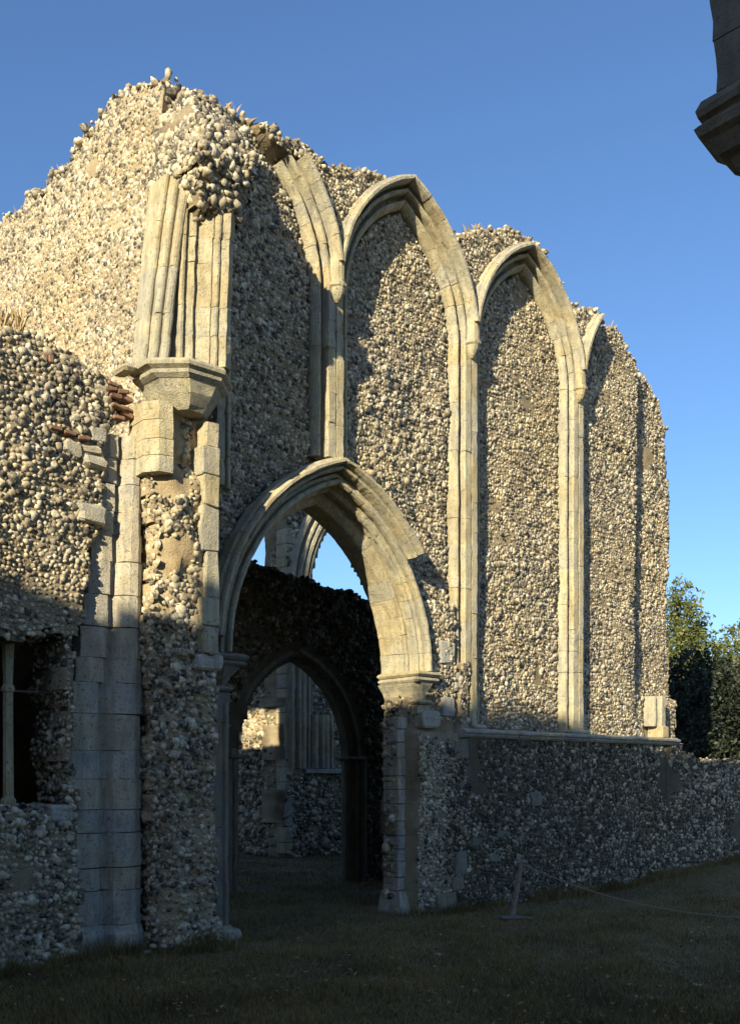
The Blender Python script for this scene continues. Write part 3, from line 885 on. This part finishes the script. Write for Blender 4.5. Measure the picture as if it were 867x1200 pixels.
ci_ = np.arange(CT.size).reshape(CT.shape)
cq = np.stack([ci_[:-1, :-1], ci_[1:, :-1], ci_[1:, 1:], ci_[:-1, 1:]], -1).reshape(-1, 4)
csd = np.concatenate([np.stack([e[:-1], e[1:], e[1:] + CT.size, e[:-1] + CT.size], -1) for e in (ci_[0, :], ci_[-1, :], ci_[:, 0], ci_[:, -1])])
ww.add('added_chamber_vault', np.concatenate([clo, chi]), np.concatenate([cq, cq + CT.size, csd]), 'mortar')
for nm, pts in (('added_chamber_wall', [(-9.0, -4.6), (-9.0, -4.25), (-3.75, -4.25), (-3.75, -4.6)]), ('added_chamber_wall', [(-8.9, -4.2), (-8.6, -4.2), (-8.6, -.75), (-8.9, -.75)])):
    ww.add(nm, *loft([[(a_, b_, z_) for a_, b_ in pts] for z_ in np.arange(-.2, 4.9, .5)], .03), 'mortar_dark', recalc=True)
# large blocks in the broken edge, brick patch on the top
for (a, b, z0, z1, n) in ((-4.78, -4.45, 4.80, 5.02, .17), (-4.70, -4.44, 5.42, 5.55, .16), (-4.80, -4.50, 5.57, 5.68, .15), (-4.66, -4.42, 5.72, 5.90, .15), (-4.9, -4.66, 6.40, 6.58, .14),
                          (-4.68, -4.42, 6.22, 6.48, .13), (-5.15, -4.92, 6.38, 6.60, .13), (-4.95, -4.72, 5.52, 5.66, .14)):
    block(ww, 'reused_stone', a, b, -.1, n - .015, z0, z1, 'ashlar_grey', jit=.028, bev=.028)
z = 5.98
for k in range(8):
    a = -4.40 + (.05 if k % 2 else 0) - .012 * k
    for q in range(2):
        if random.random() < .3:
            continue
        block(ww, 'brick', a + q * .155, a + q * .155 + .145, -.05, .135 + random.uniform(-.03, .03), z, z + .048, 'brick', bev=.01, jit=.02)
    z += .058
for k in range(6):
    a = -4.85 - .07 * k + random.uniform(-.02, .02)
    block(ww, 'brick', a, a + .05, -.05, .15 + random.uniform(-.02, .02), 6.36 + .02 * k, 6.50 + .02 * k, 'brick', bev=.008, jit=.008)
for k in range(3):
    block(ww, 'brick', -5.12 + k * .16, -4.98 + k * .16, -.05, .15, 5.74 - .02 * k, 5.785 - .02 * k, 'brick', bev=.008, jit=.008)
# tall jamb: chamfered roll and shaft, widening into the window reveal below
JW = [(0, -.22), (0, .0), (.10, .06), (.20, .07), (.215, .02), (.24, .0), (.26, .02), (.30, .14), (.36, .19), (.44, .20), (.50, .15), (.515, .02), (.515, -.22)]
def jamb_left(z):
    return np.interp(z, [0, .25, .30, 3.1, 3.2, 3.55, 4.4, 5.8], [-4.90, -4.90, -4.86, -4.84, -4.74, -4.68, -4.58, -4.44])
z = .02
while z < 5.86:
    e = z + random.uniform(.24, .42)
    if 5.9 - e < .15:
        e = 5.88
    rings = []
    for q in np.linspace(z + .004, e - .004, 4):
        l = float(jamb_left((z + e) / 2))
        pw = []
        for i, (a, b) in enumerate(JW):
            tt = l + a * ((-4.0 - l) / .515)
            pw.append((tt + (.05 if (q < .3 and 0 < i < 12) else 0) * 0, b - .02 + (.06 if q < .25 and 1 <= i <= 11 else 0), q))
        rings.append(pw)
    dn = random.uniform(-.008, .008)
    v, f = loft([[(a, b + dn, c) for a, b, c in r] for r in rings], .009)
    js = ww.add('jamb_stone', v, f, 'ashlar_grey', recalc=True)
    if random.random() < .55:
        block(ww, 'jamb_tooth', -4.01, -3.93 + random.uniform(-.02, .02), -.3, .07, z + .01, e - .01, 'ashlar_grey', jit=.012)
    z = e
# mullion with iron bars in the opening
mul = ww.add('mullion', *loft([[(-5.42 + r * math.cos(a), -.25 + r * math.sin(a), z) for a in np.linspace(0, 2 * math.pi, 9)[:-1]] for z, r in ((1.66, .09), (1.75, .085), (1.78, .06), (2.9, .058), (2.92, .075), (2.96, .075), (3.0, .05), (3.25, .065), (3.5, .07))], .005), 'ashlar', recalc=True)
ww.add('glazing_bar', *loft([[(t, -.25 + .012 * math.cos(a), 2.93 + .012 * math.sin(a)) for a in np.linspace(0, 2 * math.pi, 7)[:-1]] for t in (-7.4, -6, -4.9)], .002), 'iron', recalc=True)
block(ww, 'sill_stone', -5.15, -4.90, -.3, .22, 1.50, 1.70, 'ashlar_grey', jit=.02, bev=.02)
block(ww, 'sill_stone', -4.98, -4.86, -.3, .20, 1.28, 1.48, 'ashlar_grey', jit=.02, bev=.02)

# =====================================================================  INNER ARCH WALL
inn = Thing('inner_arch_wall', 1.4, -4.3, 'dark inner wall with a pointed doorway, seen through the great archway', 'wall')
IC, IH, IS_ = 1.47, 1.27, 2.38
IR = (IH ** 2 + 1.72 ** 2) / (2 * IH)
def inn_mask(t, z):
    top = interp(t, [(-4, 6.0), (-.5, 5.85), (0.3, 5.65), (.9, 5.62), (1.6, 5.5), (2.3, 5.45), (3.0, 5.40), (3.4, 5.2), (4.2, 4.6), (6, 4.4)]) + .07 * fbm(t * 3, 0, 0, 141)
    side = (t > -1.3) & (t < -.35) & (z < 2.9)
    return (z < top) & ~(arc_r(t, z, IC, IS_, IH, IR) < .06) & ~side
inn_front = lambda t, z: -3.87 + .04 * fbm(t * 1.3, z * 1.3, 0, 142)
inn_back = lambda t, z: np.full(np.shape(t), -4.24)
V, F = gridwall(inn_mask, inn_front, inn_back, -2.6, 6.4, -.3, 6.3, .08)
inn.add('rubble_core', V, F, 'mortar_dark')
Pm, Nm_ = face_points(lambda t, z: inn_mask(t, z) & (arc_r(t, z, IC, IS_, IH, IR) > .32), inn_front, -2.6, 6.2, 0, 6.2, .09)
Pn, Nn_ = top_points(inn_mask, inn_front, inn_back, -2.6, 6.2, 6.3, .13, zmin=4)
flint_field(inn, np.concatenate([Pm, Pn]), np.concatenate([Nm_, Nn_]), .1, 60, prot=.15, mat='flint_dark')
IPRO = [(.20, -4.22), (.20, -3.86), (.12, -3.85), (.10, -3.90), (.05, -3.94), (.0, -4.0), (.0, -4.22)]
IPRO2 = [(.10, -4.2), (-.02, -4.2), (-.05, -4.22), (-.08, -4.28), (-.08, -4.72), (.10, -4.74)]
PII = math.acos((IR - IH) / (IR + .2))
for s in (-1, 1):
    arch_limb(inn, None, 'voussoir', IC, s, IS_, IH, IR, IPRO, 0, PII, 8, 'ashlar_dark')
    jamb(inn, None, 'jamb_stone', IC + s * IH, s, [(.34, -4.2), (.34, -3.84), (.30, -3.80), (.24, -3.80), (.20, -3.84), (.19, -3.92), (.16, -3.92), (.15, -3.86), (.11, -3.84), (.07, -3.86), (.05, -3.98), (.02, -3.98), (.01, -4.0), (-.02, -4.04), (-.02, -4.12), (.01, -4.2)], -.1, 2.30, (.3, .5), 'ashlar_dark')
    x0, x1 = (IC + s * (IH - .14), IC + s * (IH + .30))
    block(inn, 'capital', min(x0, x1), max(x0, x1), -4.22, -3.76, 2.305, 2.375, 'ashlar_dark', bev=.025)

# =====================================================================  FAR WALL
far = Thing('far_transept_wall', 8.0, -9.9, 'distant flint wall with a tall window arch, seen through the doorway', 'wall')
FC, FH, FS_ = 8.05, 1.72, 6.5
FR = (FH ** 2 + 2.75 ** 2) / (2 * FH)
def far_mask(t, z):
    top = interp(t, [(5.4, 8.4), (5.7, 8.9), (6.2, 9.3), (7.0, 9.6), (9, 10), (12, 9.5)]) + .1 * fbm(t * 2.5, 0, 0, 151)
    r = arc_r(t, z, FC, FS_, FH, FR)
    return (z < top) & ~((r < .1) & (z > 5.2)) & (t > 5.45 + .06 * fbm(z * 2, 0, 0, 152))
def far_front(t, z):
    r = arc_r(t, z, FC, FS_, FH, FR)
    return np.where((r < .05) & (z > 2.1) & (z < 5.3), -9.85, -9.4) + .04 * fbm(t, z, 0, 153)
far_back = lambda t, z: np.full(np.shape(t), -10.3)
V, F = gridwall(far_mask, far_front, far_back, 5.2, 12, -.3, 10.3, .09)
far.add('rubble_core', V, F, 'mortar')
Po, No = face_points(lambda t, z: far_mask(t, z) & ~((np.abs(arc_r(t, z, FC, FS_, FH, FR) - .4) < .48) & (z > 2.1)), far_front, 5.4, 10, 0, 10, .095)
flint_field(far, Po, No, .105, 60, prot=.2)
FPRO = [(.85, -9.8), (.85, -9.36), (.80, -9.27), (.72, -9.27), (.68, -9.38), (.60, -9.40), (.56, -9.28), (.50, -9.28), (.46, -9.36), (.40, -9.30), (.32, -9.30), (.30, -9.40), (.24, -9.40), (.22, -9.33), (.15, -9.36), (.14, -9.42), (.10, -9.44), (.06, -9.5), (.03, -9.52), (.0, -9.62), (-.04, -9.7), (-.04, -10.2), (.15, -10.2)]
arch_limb(far, None, 'voussoir', FC, -1, FS_, FH, FR, FPRO, 0, 1.0, 9, 'ashlar')
jamb(far, None, 'jamb_stone', FC - FH, -1, FPRO, 2.2, 6.5, (.35, .55), 'ashlar')
block(far, 'sill_stone', FC - FH - .35, FC + 1, -9.9, -9.28, 2.08, 2.19, 'ashlar_grey')
jamb(far, None, 'jamb_stone', FC - FH + .75, -1, FPRO, 2.2, 3.55, (.3, .5), 'ashlar')
z = .1
while z < 8.0:
    e = z + random.uniform(.25, .4)
    block(far, 'quoin', 5.40, 5.62 + random.uniform(0, .12), -9.75, -9.36, z, e - .01, 'ashlar')
    z = e
# the return of the far wall, running back
fr = Thing('far_return_wall', 5.8, -12.5, 'sunlit end of a distant flint wall, left of the far window shaft', 'wall')
def fr_mask(n, z):
    return (z < interp(n, [(-16, 4.2), (-12, 4.6), (-10.6, 5.2), (-10, 7.6), (-9.8, 8.2)]) + .12 * fbm(n * 2.5, 0, 0, 161)) & (n < -9.8)
fr_front = lambda n, z: 5.5 + .04 * fbm(n, z, 0, 162)
V, F = gridwall(fr_mask, fr_front, lambda n, z: np.full(np.shape(n), 6.3), -16, -9.7, -.3, 8.6, .1, swap=True)
fr.add('rubble_core', V, F, 'mortar_pale')
Pq, Nq = face_points(fr_mask, fr_front, -16, -9.8, 0, 8.4, .12, swap=True)
flint_field(fr, Pq, Nq, .125, 40, prot=.2)

# =====================================================================  LOW WALL (right)
low = Thing('low_wall', 10.5, -.3, 'low broken flint wall continuing right from the foot of the arcade', 'wall')
def low_mask(t, z):
    return (z < interp(t, [(7.3, 2.62), (7.7, 2.6), (8.1, 2.4), (8.6, 2.28), (10, 2.3), (12, 2.2), (15, 2.3)]) + .06 * fbm(t * 3, 0, 0, 171)) & (t > 7.30)
low_front = lambda t, z: -.03 + .05 * fbm(t * 1.2, z * 1.2, 0, 172)
low_back = lambda t, z: np.full(np.shape(t), -.85)
V, F = gridwall(low_mask, low_front, low_back, 7.3, 15, -.3, 2.9, .07)
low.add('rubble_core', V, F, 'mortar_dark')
Pr, Nr = face_points(low_mask, low_front, 7.4, 14, .05, 2.7, .06)
Ps, Ns = top_points(low_mask, low_front, low_back, 7.35, 14, 2.9, .11, zmin=1)
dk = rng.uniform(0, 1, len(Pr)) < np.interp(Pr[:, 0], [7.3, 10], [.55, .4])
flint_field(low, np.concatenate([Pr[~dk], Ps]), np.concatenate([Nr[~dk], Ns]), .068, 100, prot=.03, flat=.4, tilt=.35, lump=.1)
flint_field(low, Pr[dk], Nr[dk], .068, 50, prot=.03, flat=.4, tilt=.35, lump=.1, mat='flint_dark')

# =====================================================================  NEAR SPRINGER (upper right) ON ITS PIER
def cam_frame(X, Y):                    # world XY -> (t, n)
    dx, dy = X - OX, Y - OY
    return dx * DX + dy * DY, dx * DY - dy * DX
t0_, n0_ = cam_frame(2.95, 6.0)
near = Thing('near_pier', t0_, n0_, 'shaded stone corbel and broken arch springer in the top right corner', 'pier')
def wring(cx, cy, rx, ry, z, k=10, sh=(0, 0)):
    out = []
    for q in range(k):
        a = 2 * math.pi * q / k
        out.append((*cam_frame(cx + rx * math.cos(a) + sh[0], cy + ry * math.sin(a) + sh[1] + 0 * k), z))
    return out
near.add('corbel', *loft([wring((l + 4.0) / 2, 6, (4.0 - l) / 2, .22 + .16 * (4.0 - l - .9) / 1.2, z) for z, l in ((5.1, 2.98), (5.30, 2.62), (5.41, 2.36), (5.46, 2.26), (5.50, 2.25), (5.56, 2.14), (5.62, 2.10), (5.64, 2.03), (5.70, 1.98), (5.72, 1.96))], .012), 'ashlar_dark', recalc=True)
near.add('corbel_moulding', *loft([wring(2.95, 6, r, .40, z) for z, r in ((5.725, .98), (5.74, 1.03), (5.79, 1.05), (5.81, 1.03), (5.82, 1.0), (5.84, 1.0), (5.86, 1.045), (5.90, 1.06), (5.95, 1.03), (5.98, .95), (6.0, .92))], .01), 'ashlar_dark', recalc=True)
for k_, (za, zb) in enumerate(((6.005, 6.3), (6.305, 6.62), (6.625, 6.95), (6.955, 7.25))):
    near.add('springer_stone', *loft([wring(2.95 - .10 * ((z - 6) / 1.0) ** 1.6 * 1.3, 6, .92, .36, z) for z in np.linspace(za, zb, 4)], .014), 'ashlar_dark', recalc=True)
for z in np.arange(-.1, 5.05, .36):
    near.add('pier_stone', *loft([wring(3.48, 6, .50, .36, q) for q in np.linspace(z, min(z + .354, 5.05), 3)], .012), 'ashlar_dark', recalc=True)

# =====================================================================  UNSEEN WALL ADDED BEHIND THE VIEWER (keeps the foot of the ruin in shade)
tb, nb = cam_frame(-7.0, -6.6)
blocker = Thing('shade_wall', tb, nb, 'unseen wall added behind the viewpoint to shade the ground', 'wall')
blocker.o.rotation_euler = (0, 0, 0)
NY = -6.0
shade = [(-12, .1, 4.3), (-8, .1, 4.2), (-5, .1, 3.95), (-3.6, .6, 3.9), (-2.5, 0, 3.75), (-1.2, 0, 3.75), (-.5, 0, 3.5), (.7, 0, 3.2), (3, 0, 3.2), (6, 0, 2.8), (9, 0, 2.55), (14, 0, 2.6), (22, 0, 2.6)]
NT = []
for (a_, b_, c_) in shade:                      # follow the sun's ray back to this wall
    p_ = wpos(a_, b_, c_); k_ = (p_.y - NY) / -sv.y
    NT.append((p_.x + sv.x * k_, p_.z + sv.z * k_))
NT += [(NT[-1][0] + 2, NT[-1][1]), (NT[-1][0] + 3, 6)]
def blocker_mask(x, z):
    return z < interp(x, NT) + .12 * fbm(x * 2.3, 0, 0, 181)
V, F = gridwall(blocker_mask, lambda x, z: NY + .06 * fbm(x, z, 0, 182), lambda x, z: np.full(np.shape(x), NY - 1.1), NT[0][0] - 4, NT[-1][0] + .5, -.3, max(q[1] for q in NT) + .6, .16)
me = mesh_from('rubble_core', V - np.array([-7.0, -6.6, 0]), F); me.materials.append(M['mortar'])
ob = bpy.data.objects.new('rubble_core', me); COL.objects.link(ob); ob.parent = blocker.o

# =====================================================================  SMALL THINGS
def wthing(name, x, y, label, cat, group=None):
    o = bpy.data.objects.new(name, None); COL.objects.link(o)
    o.location = (x, y, float(ground_z(x, y)))
    return tag(o, label, cat, group)
def wmesh(name, v, f, mat, parent=None, smooth=False, loc=None, kind=None, recalc=True):
    me = mesh_from(name, v, f, smooth, recalc); me.materials.append(M[mat])
    o = bpy.data.objects.new(name, me); COL.objects.link(o)
    if parent:
        o.parent = parent
    if loc is not None:
        o.location = loc
    if kind:
        o['kind'] = kind
    return o
def tube(pts, rad, k=7, jit=.003):
    rings = []
    for i, p in enumerate(pts):
        p = Vector(p)
        d = (Vector(pts[min(i + 1, len(pts) - 1)]) - Vector(pts[max(i - 1, 0)])).normalized()
        u = d.orthogonal().normalized() if abs(d.z) < .95 else Vector((1, 0, 0))
        u = (u - d * u.dot(d)).normalized(); w = d.cross(u)
        r = rad[i] if hasattr(rad, '__len__') else rad
        rings.append([tuple(p + r * (math.cos(2 * math.pi * q / k) * u + math.sin(2 * math.pi * q / k) * w)) for q in range(k)])
    return loft(rings, jit)
# leaning stake with its stone foot, rope to the right
stk = wthing('wooden_stake', 2.06, 14.75, 'short leaning wooden stake tied to a rope by the dark wall foot', 'stake')
wmesh('stake_shaft', *tube([(-.03, 0, -.15), (.0, 0, .1), (.06, .0, .45), (.115, .0, .80)], [.038, .038, .034, .03], 8), 'wood', stk)
wmesh('stake_head', *tube([(.05, 0, .80), (.12, 0, .815), (.2, .0, .79)], [.03, .034, .026], 7), 'wood', stk)
stk2 = wthing('wooden_stake', 5.05, 10.2, 'wooden stake holding the right end of the rope, out of frame', 'stake')
wmesh('stake_shaft', *tube([(0, 0, -.15), (.01, 0, .4), (0, .01, .8)], [.035, .034, .03], 8), 'wood', stk2)
A, B = Vector((2.2, 14.72, .74)), Vector((5.05, 10.2, .62))
rp = []
for q in np.linspace(0, 1, 26):
    p = A.lerp(B, float(q)); p.z -= 4 * .30 * q * (1 - q)
    rp.append(tuple(p - A))
rope = wmesh('rope', *tube(rp, .009, 5, .001), 'rope', loc=A)
tag(rope, 'thin pale rope sagging from the leaning stake across the dark grass', 'rope')
def boulder(name, x, y, sx, sy, sz, label, mat='ashlar_grey', seed=1, group=None):
    bm = bmesh.new(); bmesh.ops.create_icosphere(bm, subdivisions=3, radius=1)
    for v in bm.verts:
        c = v.co
        m = max(abs(c.x), abs(c.y), abs(c.z))
        c *= (1 / m) ** .55
        c *= 1 + .16 * float(fbm(c.x * 1.3, c.y * 1.3, c.z * 1.3, seed))
        c.x *= sx; c.y *= sy; c.z *= sz
    me = bpy.data.meshes.new(name); bm.to_mesh(me); bm.free()
    me.materials.append(M[mat])
    o = bpy.data.objects.new(name, me); COL.objects.link(o)
    o.location = (x, y, float(ground_z(x, y)) + sz * .45); o.rotation_euler = (.05, -.08, seed * .7)
    return tag(o, label, 'stone', group)
boulder('fallen_stone', -1.80, 12.75, .22, .15, .13, 'pale fallen block on the grass at the right foot of the pier', seed=3)
boulder('flat_stone', 2.1, 14.55, .30, .12, .03, 'flat slab lying at the foot of the leaning stake', 'ashlar_dark', seed=5)
for i, (x, y, s, lab) in enumerate(((-3.0, 11.2, .06, 'small loose flint on the grass before the ashlar jamb'), (-2.52, 11.5, .05, 'small loose flint on the grass before the pier, near its left edge'),
                                    (-2.1, 11.75, .055, 'small loose flint on the grass before the middle of the pier'), (.75, 11.3, .035, 'tiny stone alone on the open dark grass'))):
    boulder('loose_flint', x, y, s * 1.3, s, s * .7, lab, 'flint1', 11 + i, 'loose flints on the grass')

# grass
def grass_patch(n, ymin, ymax, h0, h1, name):
    Y = ymin * (ymax / ymin) ** rng.uniform(0, 1, n)
    X = Y * rng.uniform(-.42, .42, n)
    Z = ground_z(X, Y)
    dx, dy = X - OX, Y - OY
    tt, nn = dx * DX + dy * DY, dx * DY - dy * DX
    ok = ~((nn < .1) & (nn > -1.1) & (tt > .4) & (tt < 15)) & ~((tt > -4.1) & (tt < -3.2) & (nn < .6) & (nn > -6.5)) & ~((nn < .25) & (nn > -.8) & (tt < -3.9) & (tt > -9))
    X, Y, Z = X[ok], Y[ok], Z[ok]
    n = len(X)
    h = rng.uniform(h0, h1, n) * (1 + .5 * vnoise(X * 1.5, Y * 1.5, 0, 201))
    an = rng.uniform(0, 2 * math.pi, n); w = rng.uniform(.004, .008, n)
    ln = rng.uniform(.2, .9, n) * h; la = rng.uniform(0, 2 * math.pi, n)
    b0 = np.stack([X - w * np.cos(an), Y - w * np.sin(an), Z - .01], -1)
    b1 = np.stack([X + w * np.cos(an), Y + w * np.sin(an), Z - .01], -1)
    tp = np.stack([X + ln * np.cos(la), Y + ln * np.sin(la), Z + h], -1)
    v = np.stack([b0, b1, tp], 1).reshape(-1, 3)
    me = mesh_from(name, v, np.arange(3 * n).reshape(-1, 3)); me.materials.append(M['grass'])
    o = bpy.data.objects.new(name, me); COL.objects.link(o)
    tag(o, 'short rough grass covering the shaded ground', 'grass', None, 'stuff')
grass_patch(230000, 6.5, 26, .025, .075, 'grass')

# weeds on the wall tops
def tuft(t, n, z, k, h, label, seed):
    o = bpy.data.objects.new('grass_tuft', None)
    r = random.Random(seed)
    v, f = [], []
    for i in range(k):
        x, y = r.uniform(-.18, .18), r.uniform(-.12, .12)
        a, l, hh = r.uniform(0, 6.28), r.uniform(.02, .14), h * r.uniform(.5, 1)
        w = .004
        q = len(v)
        v += [(x - w, y, -.05), (x + w, y, -.05), (x + l * math.cos(a) * .4 + w * .6, y + l * math.sin(a) * .4, hh * .6), (x + l * math.cos(a), y + l * math.sin(a), hh)]
        f += [(q, q + 1, q + 2), (q, q + 2, q + 3)]
    p = wpos(t, n, z)
    o = wmesh('grass_tuft', v, f, 'dry_grass', loc=p, recalc=False)
    tag(o, label, 'grass', 'dry weeds on the wall tops')
tuft(-3.3, -1.55, 10.6, 60, .32, 'dry grass tuft on the sunlit left wall top, nearest the summit', 1)
tuft(-3.3, -3.2, 10.42, 70, .34, 'dry grass tuft midway down the sunlit left wall top', 2)
tuft(-3.3, -4.7, 10.42, 70, .38, 'dry grass tuft on the left wall top at the left edge of the picture', 3)
tuft(-5.5, -.1, 6.75, 80, .30, 'dry grass tuft on the top of the lower window wall', 4)

# trees
def leafy(n, h, rad, base, size, seed, gap):
    r = np.random.default_rng(seed)
    P = []
    got = 0
    while got < n:
        m = n * 3
        u = r.uniform(-1, 1, (m, 2)); zz = r.uniform(0, 1, m)
        prof = np.interp(zz, [0, .12, .4, .7, .9, 1], [.6, .85, .95, .72, .40, .05])
        p = np.stack([u[:, 0] * rad, u[:, 1] * rad, h * (base + (1 - base) * zz)], -1)
        lump = fbm(p[:, 0] * .9 + seed, p[:, 1] * .9, p[:, 2] * .9, seed, 2)
        lump2 = fbm(p[:, 0] * 2.1, p[:, 1] * 2.1, p[:, 2] * 2.1 + seed, seed + 4, 2)
        q = np.hypot(u[:, 0], u[:, 1]) / np.maximum(.05, prof * (1 + .55 * lump + .30 * lump2))
        fine = fbm(p[:, 0] * 2.6, p[:, 1] * 2.6 + seed, p[:, 2] * 2.6, seed + 9, 2)
        ok = (q < 1) & (r.uniform(0, 1, m) < .25 + .75 * q) & (fine > gap)
        P.append(p[ok]); got += int(ok.sum())
    p = np.concatenate(P)[:n] + r.normal(0, .05, (n, 3))
    u = r.normal(0, 1, (n, 3)); u /= np.linalg.norm(u, axis=1)[:, None]
    w = np.cross(u, r.normal(0, 1, (n, 3))); w /= np.linalg.norm(w, axis=1)[:, None]
    s_ = size * r.uniform(.6, 1.3, n)[:, None]
    v = np.stack([p - u * s_, p + w * s_ * .5, p + u * s_, p - w * s_ * .5], 1).reshape(-1, 3)
    return v, np.arange(4 * n).reshape(-1, 4)
def tree(name, x, y, h, rad, label, cat, leafmat, nl, seed, base=.2, size=.09, group=None, ncl=46, gap=-.15):
    o = wthing(name, x, y, label, cat, group)
    r = random.Random(seed)
    wmesh('trunk', *tube([(0, 0, -.2), (.05, 0, h * .25), (-.05, .05, h * .5), (.03, 0, h * .78)], [h * .03, h * .024, h * .016, h * .006], 9, .02), 'bark', o)
    cl = []
    for i in range(ncl):
        z = base + (1 - base) * r.random() ** .8
        prof = math.sin(math.pi * min(1, max(.08, (z - base) / (1 - base) * .82 + .16))) ** .7
        a = r.uniform(0, 6.28); rr = rad * prof * r.uniform(.25, 1.0)
        cl.append((rr * math.cos(a), rr * math.sin(a), h * z * r.uniform(.93, 1.02), rad * r.uniform(.16, .36)))
    for i in range(0, ncl, 4):
        c = cl[i]
        zb = min(c[2] * .6, h * .6)
        wmesh('limb', *tube([(0, 0, zb), (c[0] * .5, c[1] * .5, zb + (c[2] - zb) * .6), (c[0] * .9, c[1] * .9, c[2])], [h * .009, h * .006, h * .002], 5, .01), 'bark', o)
    v, f = leafy(nl, h, rad, base, size, seed, gap)
    wmesh('crown', v, f, leafmat, o, recalc=False)
tree('leafy_tree', 10.1, 33.4, 8.4, 1.8, 'olive green tree with sunlit top close to the right end of the arcaded wall', 'tree', 'leaf_olive', 30000, 5, .05, .07, 'trees beyond the wall', 34)
tree('leafy_tree', 13.2, 35.2, 7.5, 2.3, 'sunlit yellowish tree at the right edge of the picture', 'tree', 'leaf_olive', 32000, 8, .05, .07, 'trees beyond the wall', 40)
tree('leafy_tree', 11.9, 37.5, 6.6, 2.1, 'green tree between the two sunlit trees, set further back', 'tree', 'leaf_green', 18000, 12, .05, .06, 'trees beyond the wall', 36)
tree('leafy_tree', .9, 47.0, 10.6, 2.4, 'distant tree top glimpsed as sprigs inside the great archway', 'tree', 'leaf_green', 12000, 15, .25, .09, 'trees beyond the wall')
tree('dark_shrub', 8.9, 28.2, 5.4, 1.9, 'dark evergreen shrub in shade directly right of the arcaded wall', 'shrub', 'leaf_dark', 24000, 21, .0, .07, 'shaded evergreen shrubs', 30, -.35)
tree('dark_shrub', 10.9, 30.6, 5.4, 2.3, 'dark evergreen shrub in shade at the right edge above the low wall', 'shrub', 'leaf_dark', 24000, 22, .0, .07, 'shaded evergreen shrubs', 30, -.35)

# rank grass and fallen flints along the wall feet
def foot(lines, n, seed):
    r = np.random.default_rng(seed)
    L = np.array([math.dist(a, b) for a, b in lines]); pick = r.choice(len(lines), n, p=L / L.sum())
    q = r.uniform(0, 1, n)
    A_ = np.array([l[0] for l in lines])[pick]; B_ = np.array([l[1] for l in lines])[pick]
    tn = A_ + (B_ - A_) * q[:, None] + r.normal(0, .09, (n, 2))
    w = wpos_arr(np.stack([tn[:, 0], tn[:, 1], np.zeros(n)], -1))
    X, Y = w[:, 0], w[:, 1]
    keep = vnoise(X * 2.2, Y * 2.2, 0, seed) > -.35
    X, Y = X[keep], Y[keep]; n = len(X)
    Z = ground_z(X, Y)
    h = r.uniform(.06, .2, n) * (1 + .6 * vnoise(X * 3, Y * 3, 0, seed + 1)); an = r.uniform(0, 6.283, n); wd = r.uniform(.004, .008, n); la = r.uniform(0, 6.283, n); ln = h * r.uniform(.2, .7, n)
    v = np.stack([np.stack([X - wd * np.cos(an), Y - wd * np.sin(an), Z - .02], -1), np.stack([X + wd * np.cos(an), Y + wd * np.sin(an), Z - .02], -1), np.stack([X + ln * np.cos(la), Y + ln * np.sin(la), Z + h], -1)], 1).reshape(-1, 3)
    me = mesh_from('rank_grass', v, np.arange(3 * n).reshape(-1, 3)); me.materials.append(M['grass'])
    o = bpy.data.objects.new('rank_grass', me); COL.objects.link(o)
    tag(o, 'longer rank grass growing along the feet of the walls', 'grass', None, 'stuff')
foot([((.4, -.1), (1.0, .05)), ((1.0, .05), (7.4, .06)), ((7.4, .06), (14, .06)), ((-3.98, .62), (-3.2, .66)), ((-4.9, .3), (-4.0, .32)), ((-6.6, .32), (-4.9, .32)), ((-3.2, .66), (-3.1, -.1))], 16000, 401)

for i_, (t_, z_, k_, lab_) in enumerate(((-2.6, 10.42, 40, 'dry weed tuft on the summit above the springer'), (-.35, 10.48, 50, 'dry weed tuft on the wall top left of the second blind arch'),
        (2.2, 10.62, 50, 'dry weed tuft on the wall top left of the third blind arch'), (5.7, 10.12, 40, 'dry weed tuft on the wall top near its right end'))):
    tuft(t_, -.3, z_, k_, .13, lab_, 30 + i_)

# fallen leaves on the lawn
r_ = np.random.default_rng(77)
n_ = 1400
Y_ = 8.0 * (22 / 8.0) ** r_.uniform(0, 1, n_); X_ = Y_ * r_.uniform(-.38, .38, n_)
ok_ = vnoise(X_ * .6, Y_ * .6, 0, 88) > -.3
dx_, dy_ = X_ - OX, Y_ - OY
ok_ &= (dx_ * DY - dy_ * DX > .25)
X_, Y_ = X_[ok_], Y_[ok_]; n_ = len(X_)
Z_ = ground_z(X_, Y_) + r_.uniform(.02, .06, n_)
an_ = r_.uniform(0, 6.28, n_); sz_ = r_.uniform(.015, .035, n_); tl_ = r_.uniform(-.015, .015, (4, n_))
v_ = np.stack([np.stack([X_ + sz_ * k_ * np.cos(an_ + o_), Y_ + sz_ * k_ * np.sin(an_ + o_), Z_ + tl_[j_]], -1) for j_, (o_, k_) in enumerate(((0, 1), (1.57, .55), (3.14, 1), (4.71, .55)))], 1).reshape(-1, 3)
me = mesh_from('fallen_leaves', v_, np.arange(4 * n_).reshape(-1, 4)); me.materials.append(M['litter'])
o_ = bpy.data.objects.new('fallen_leaves', me); COL.objects.link(o_)
tag(o_, 'small brown fallen leaves strewn over the shaded lawn', 'leaves', None, 'stuff')
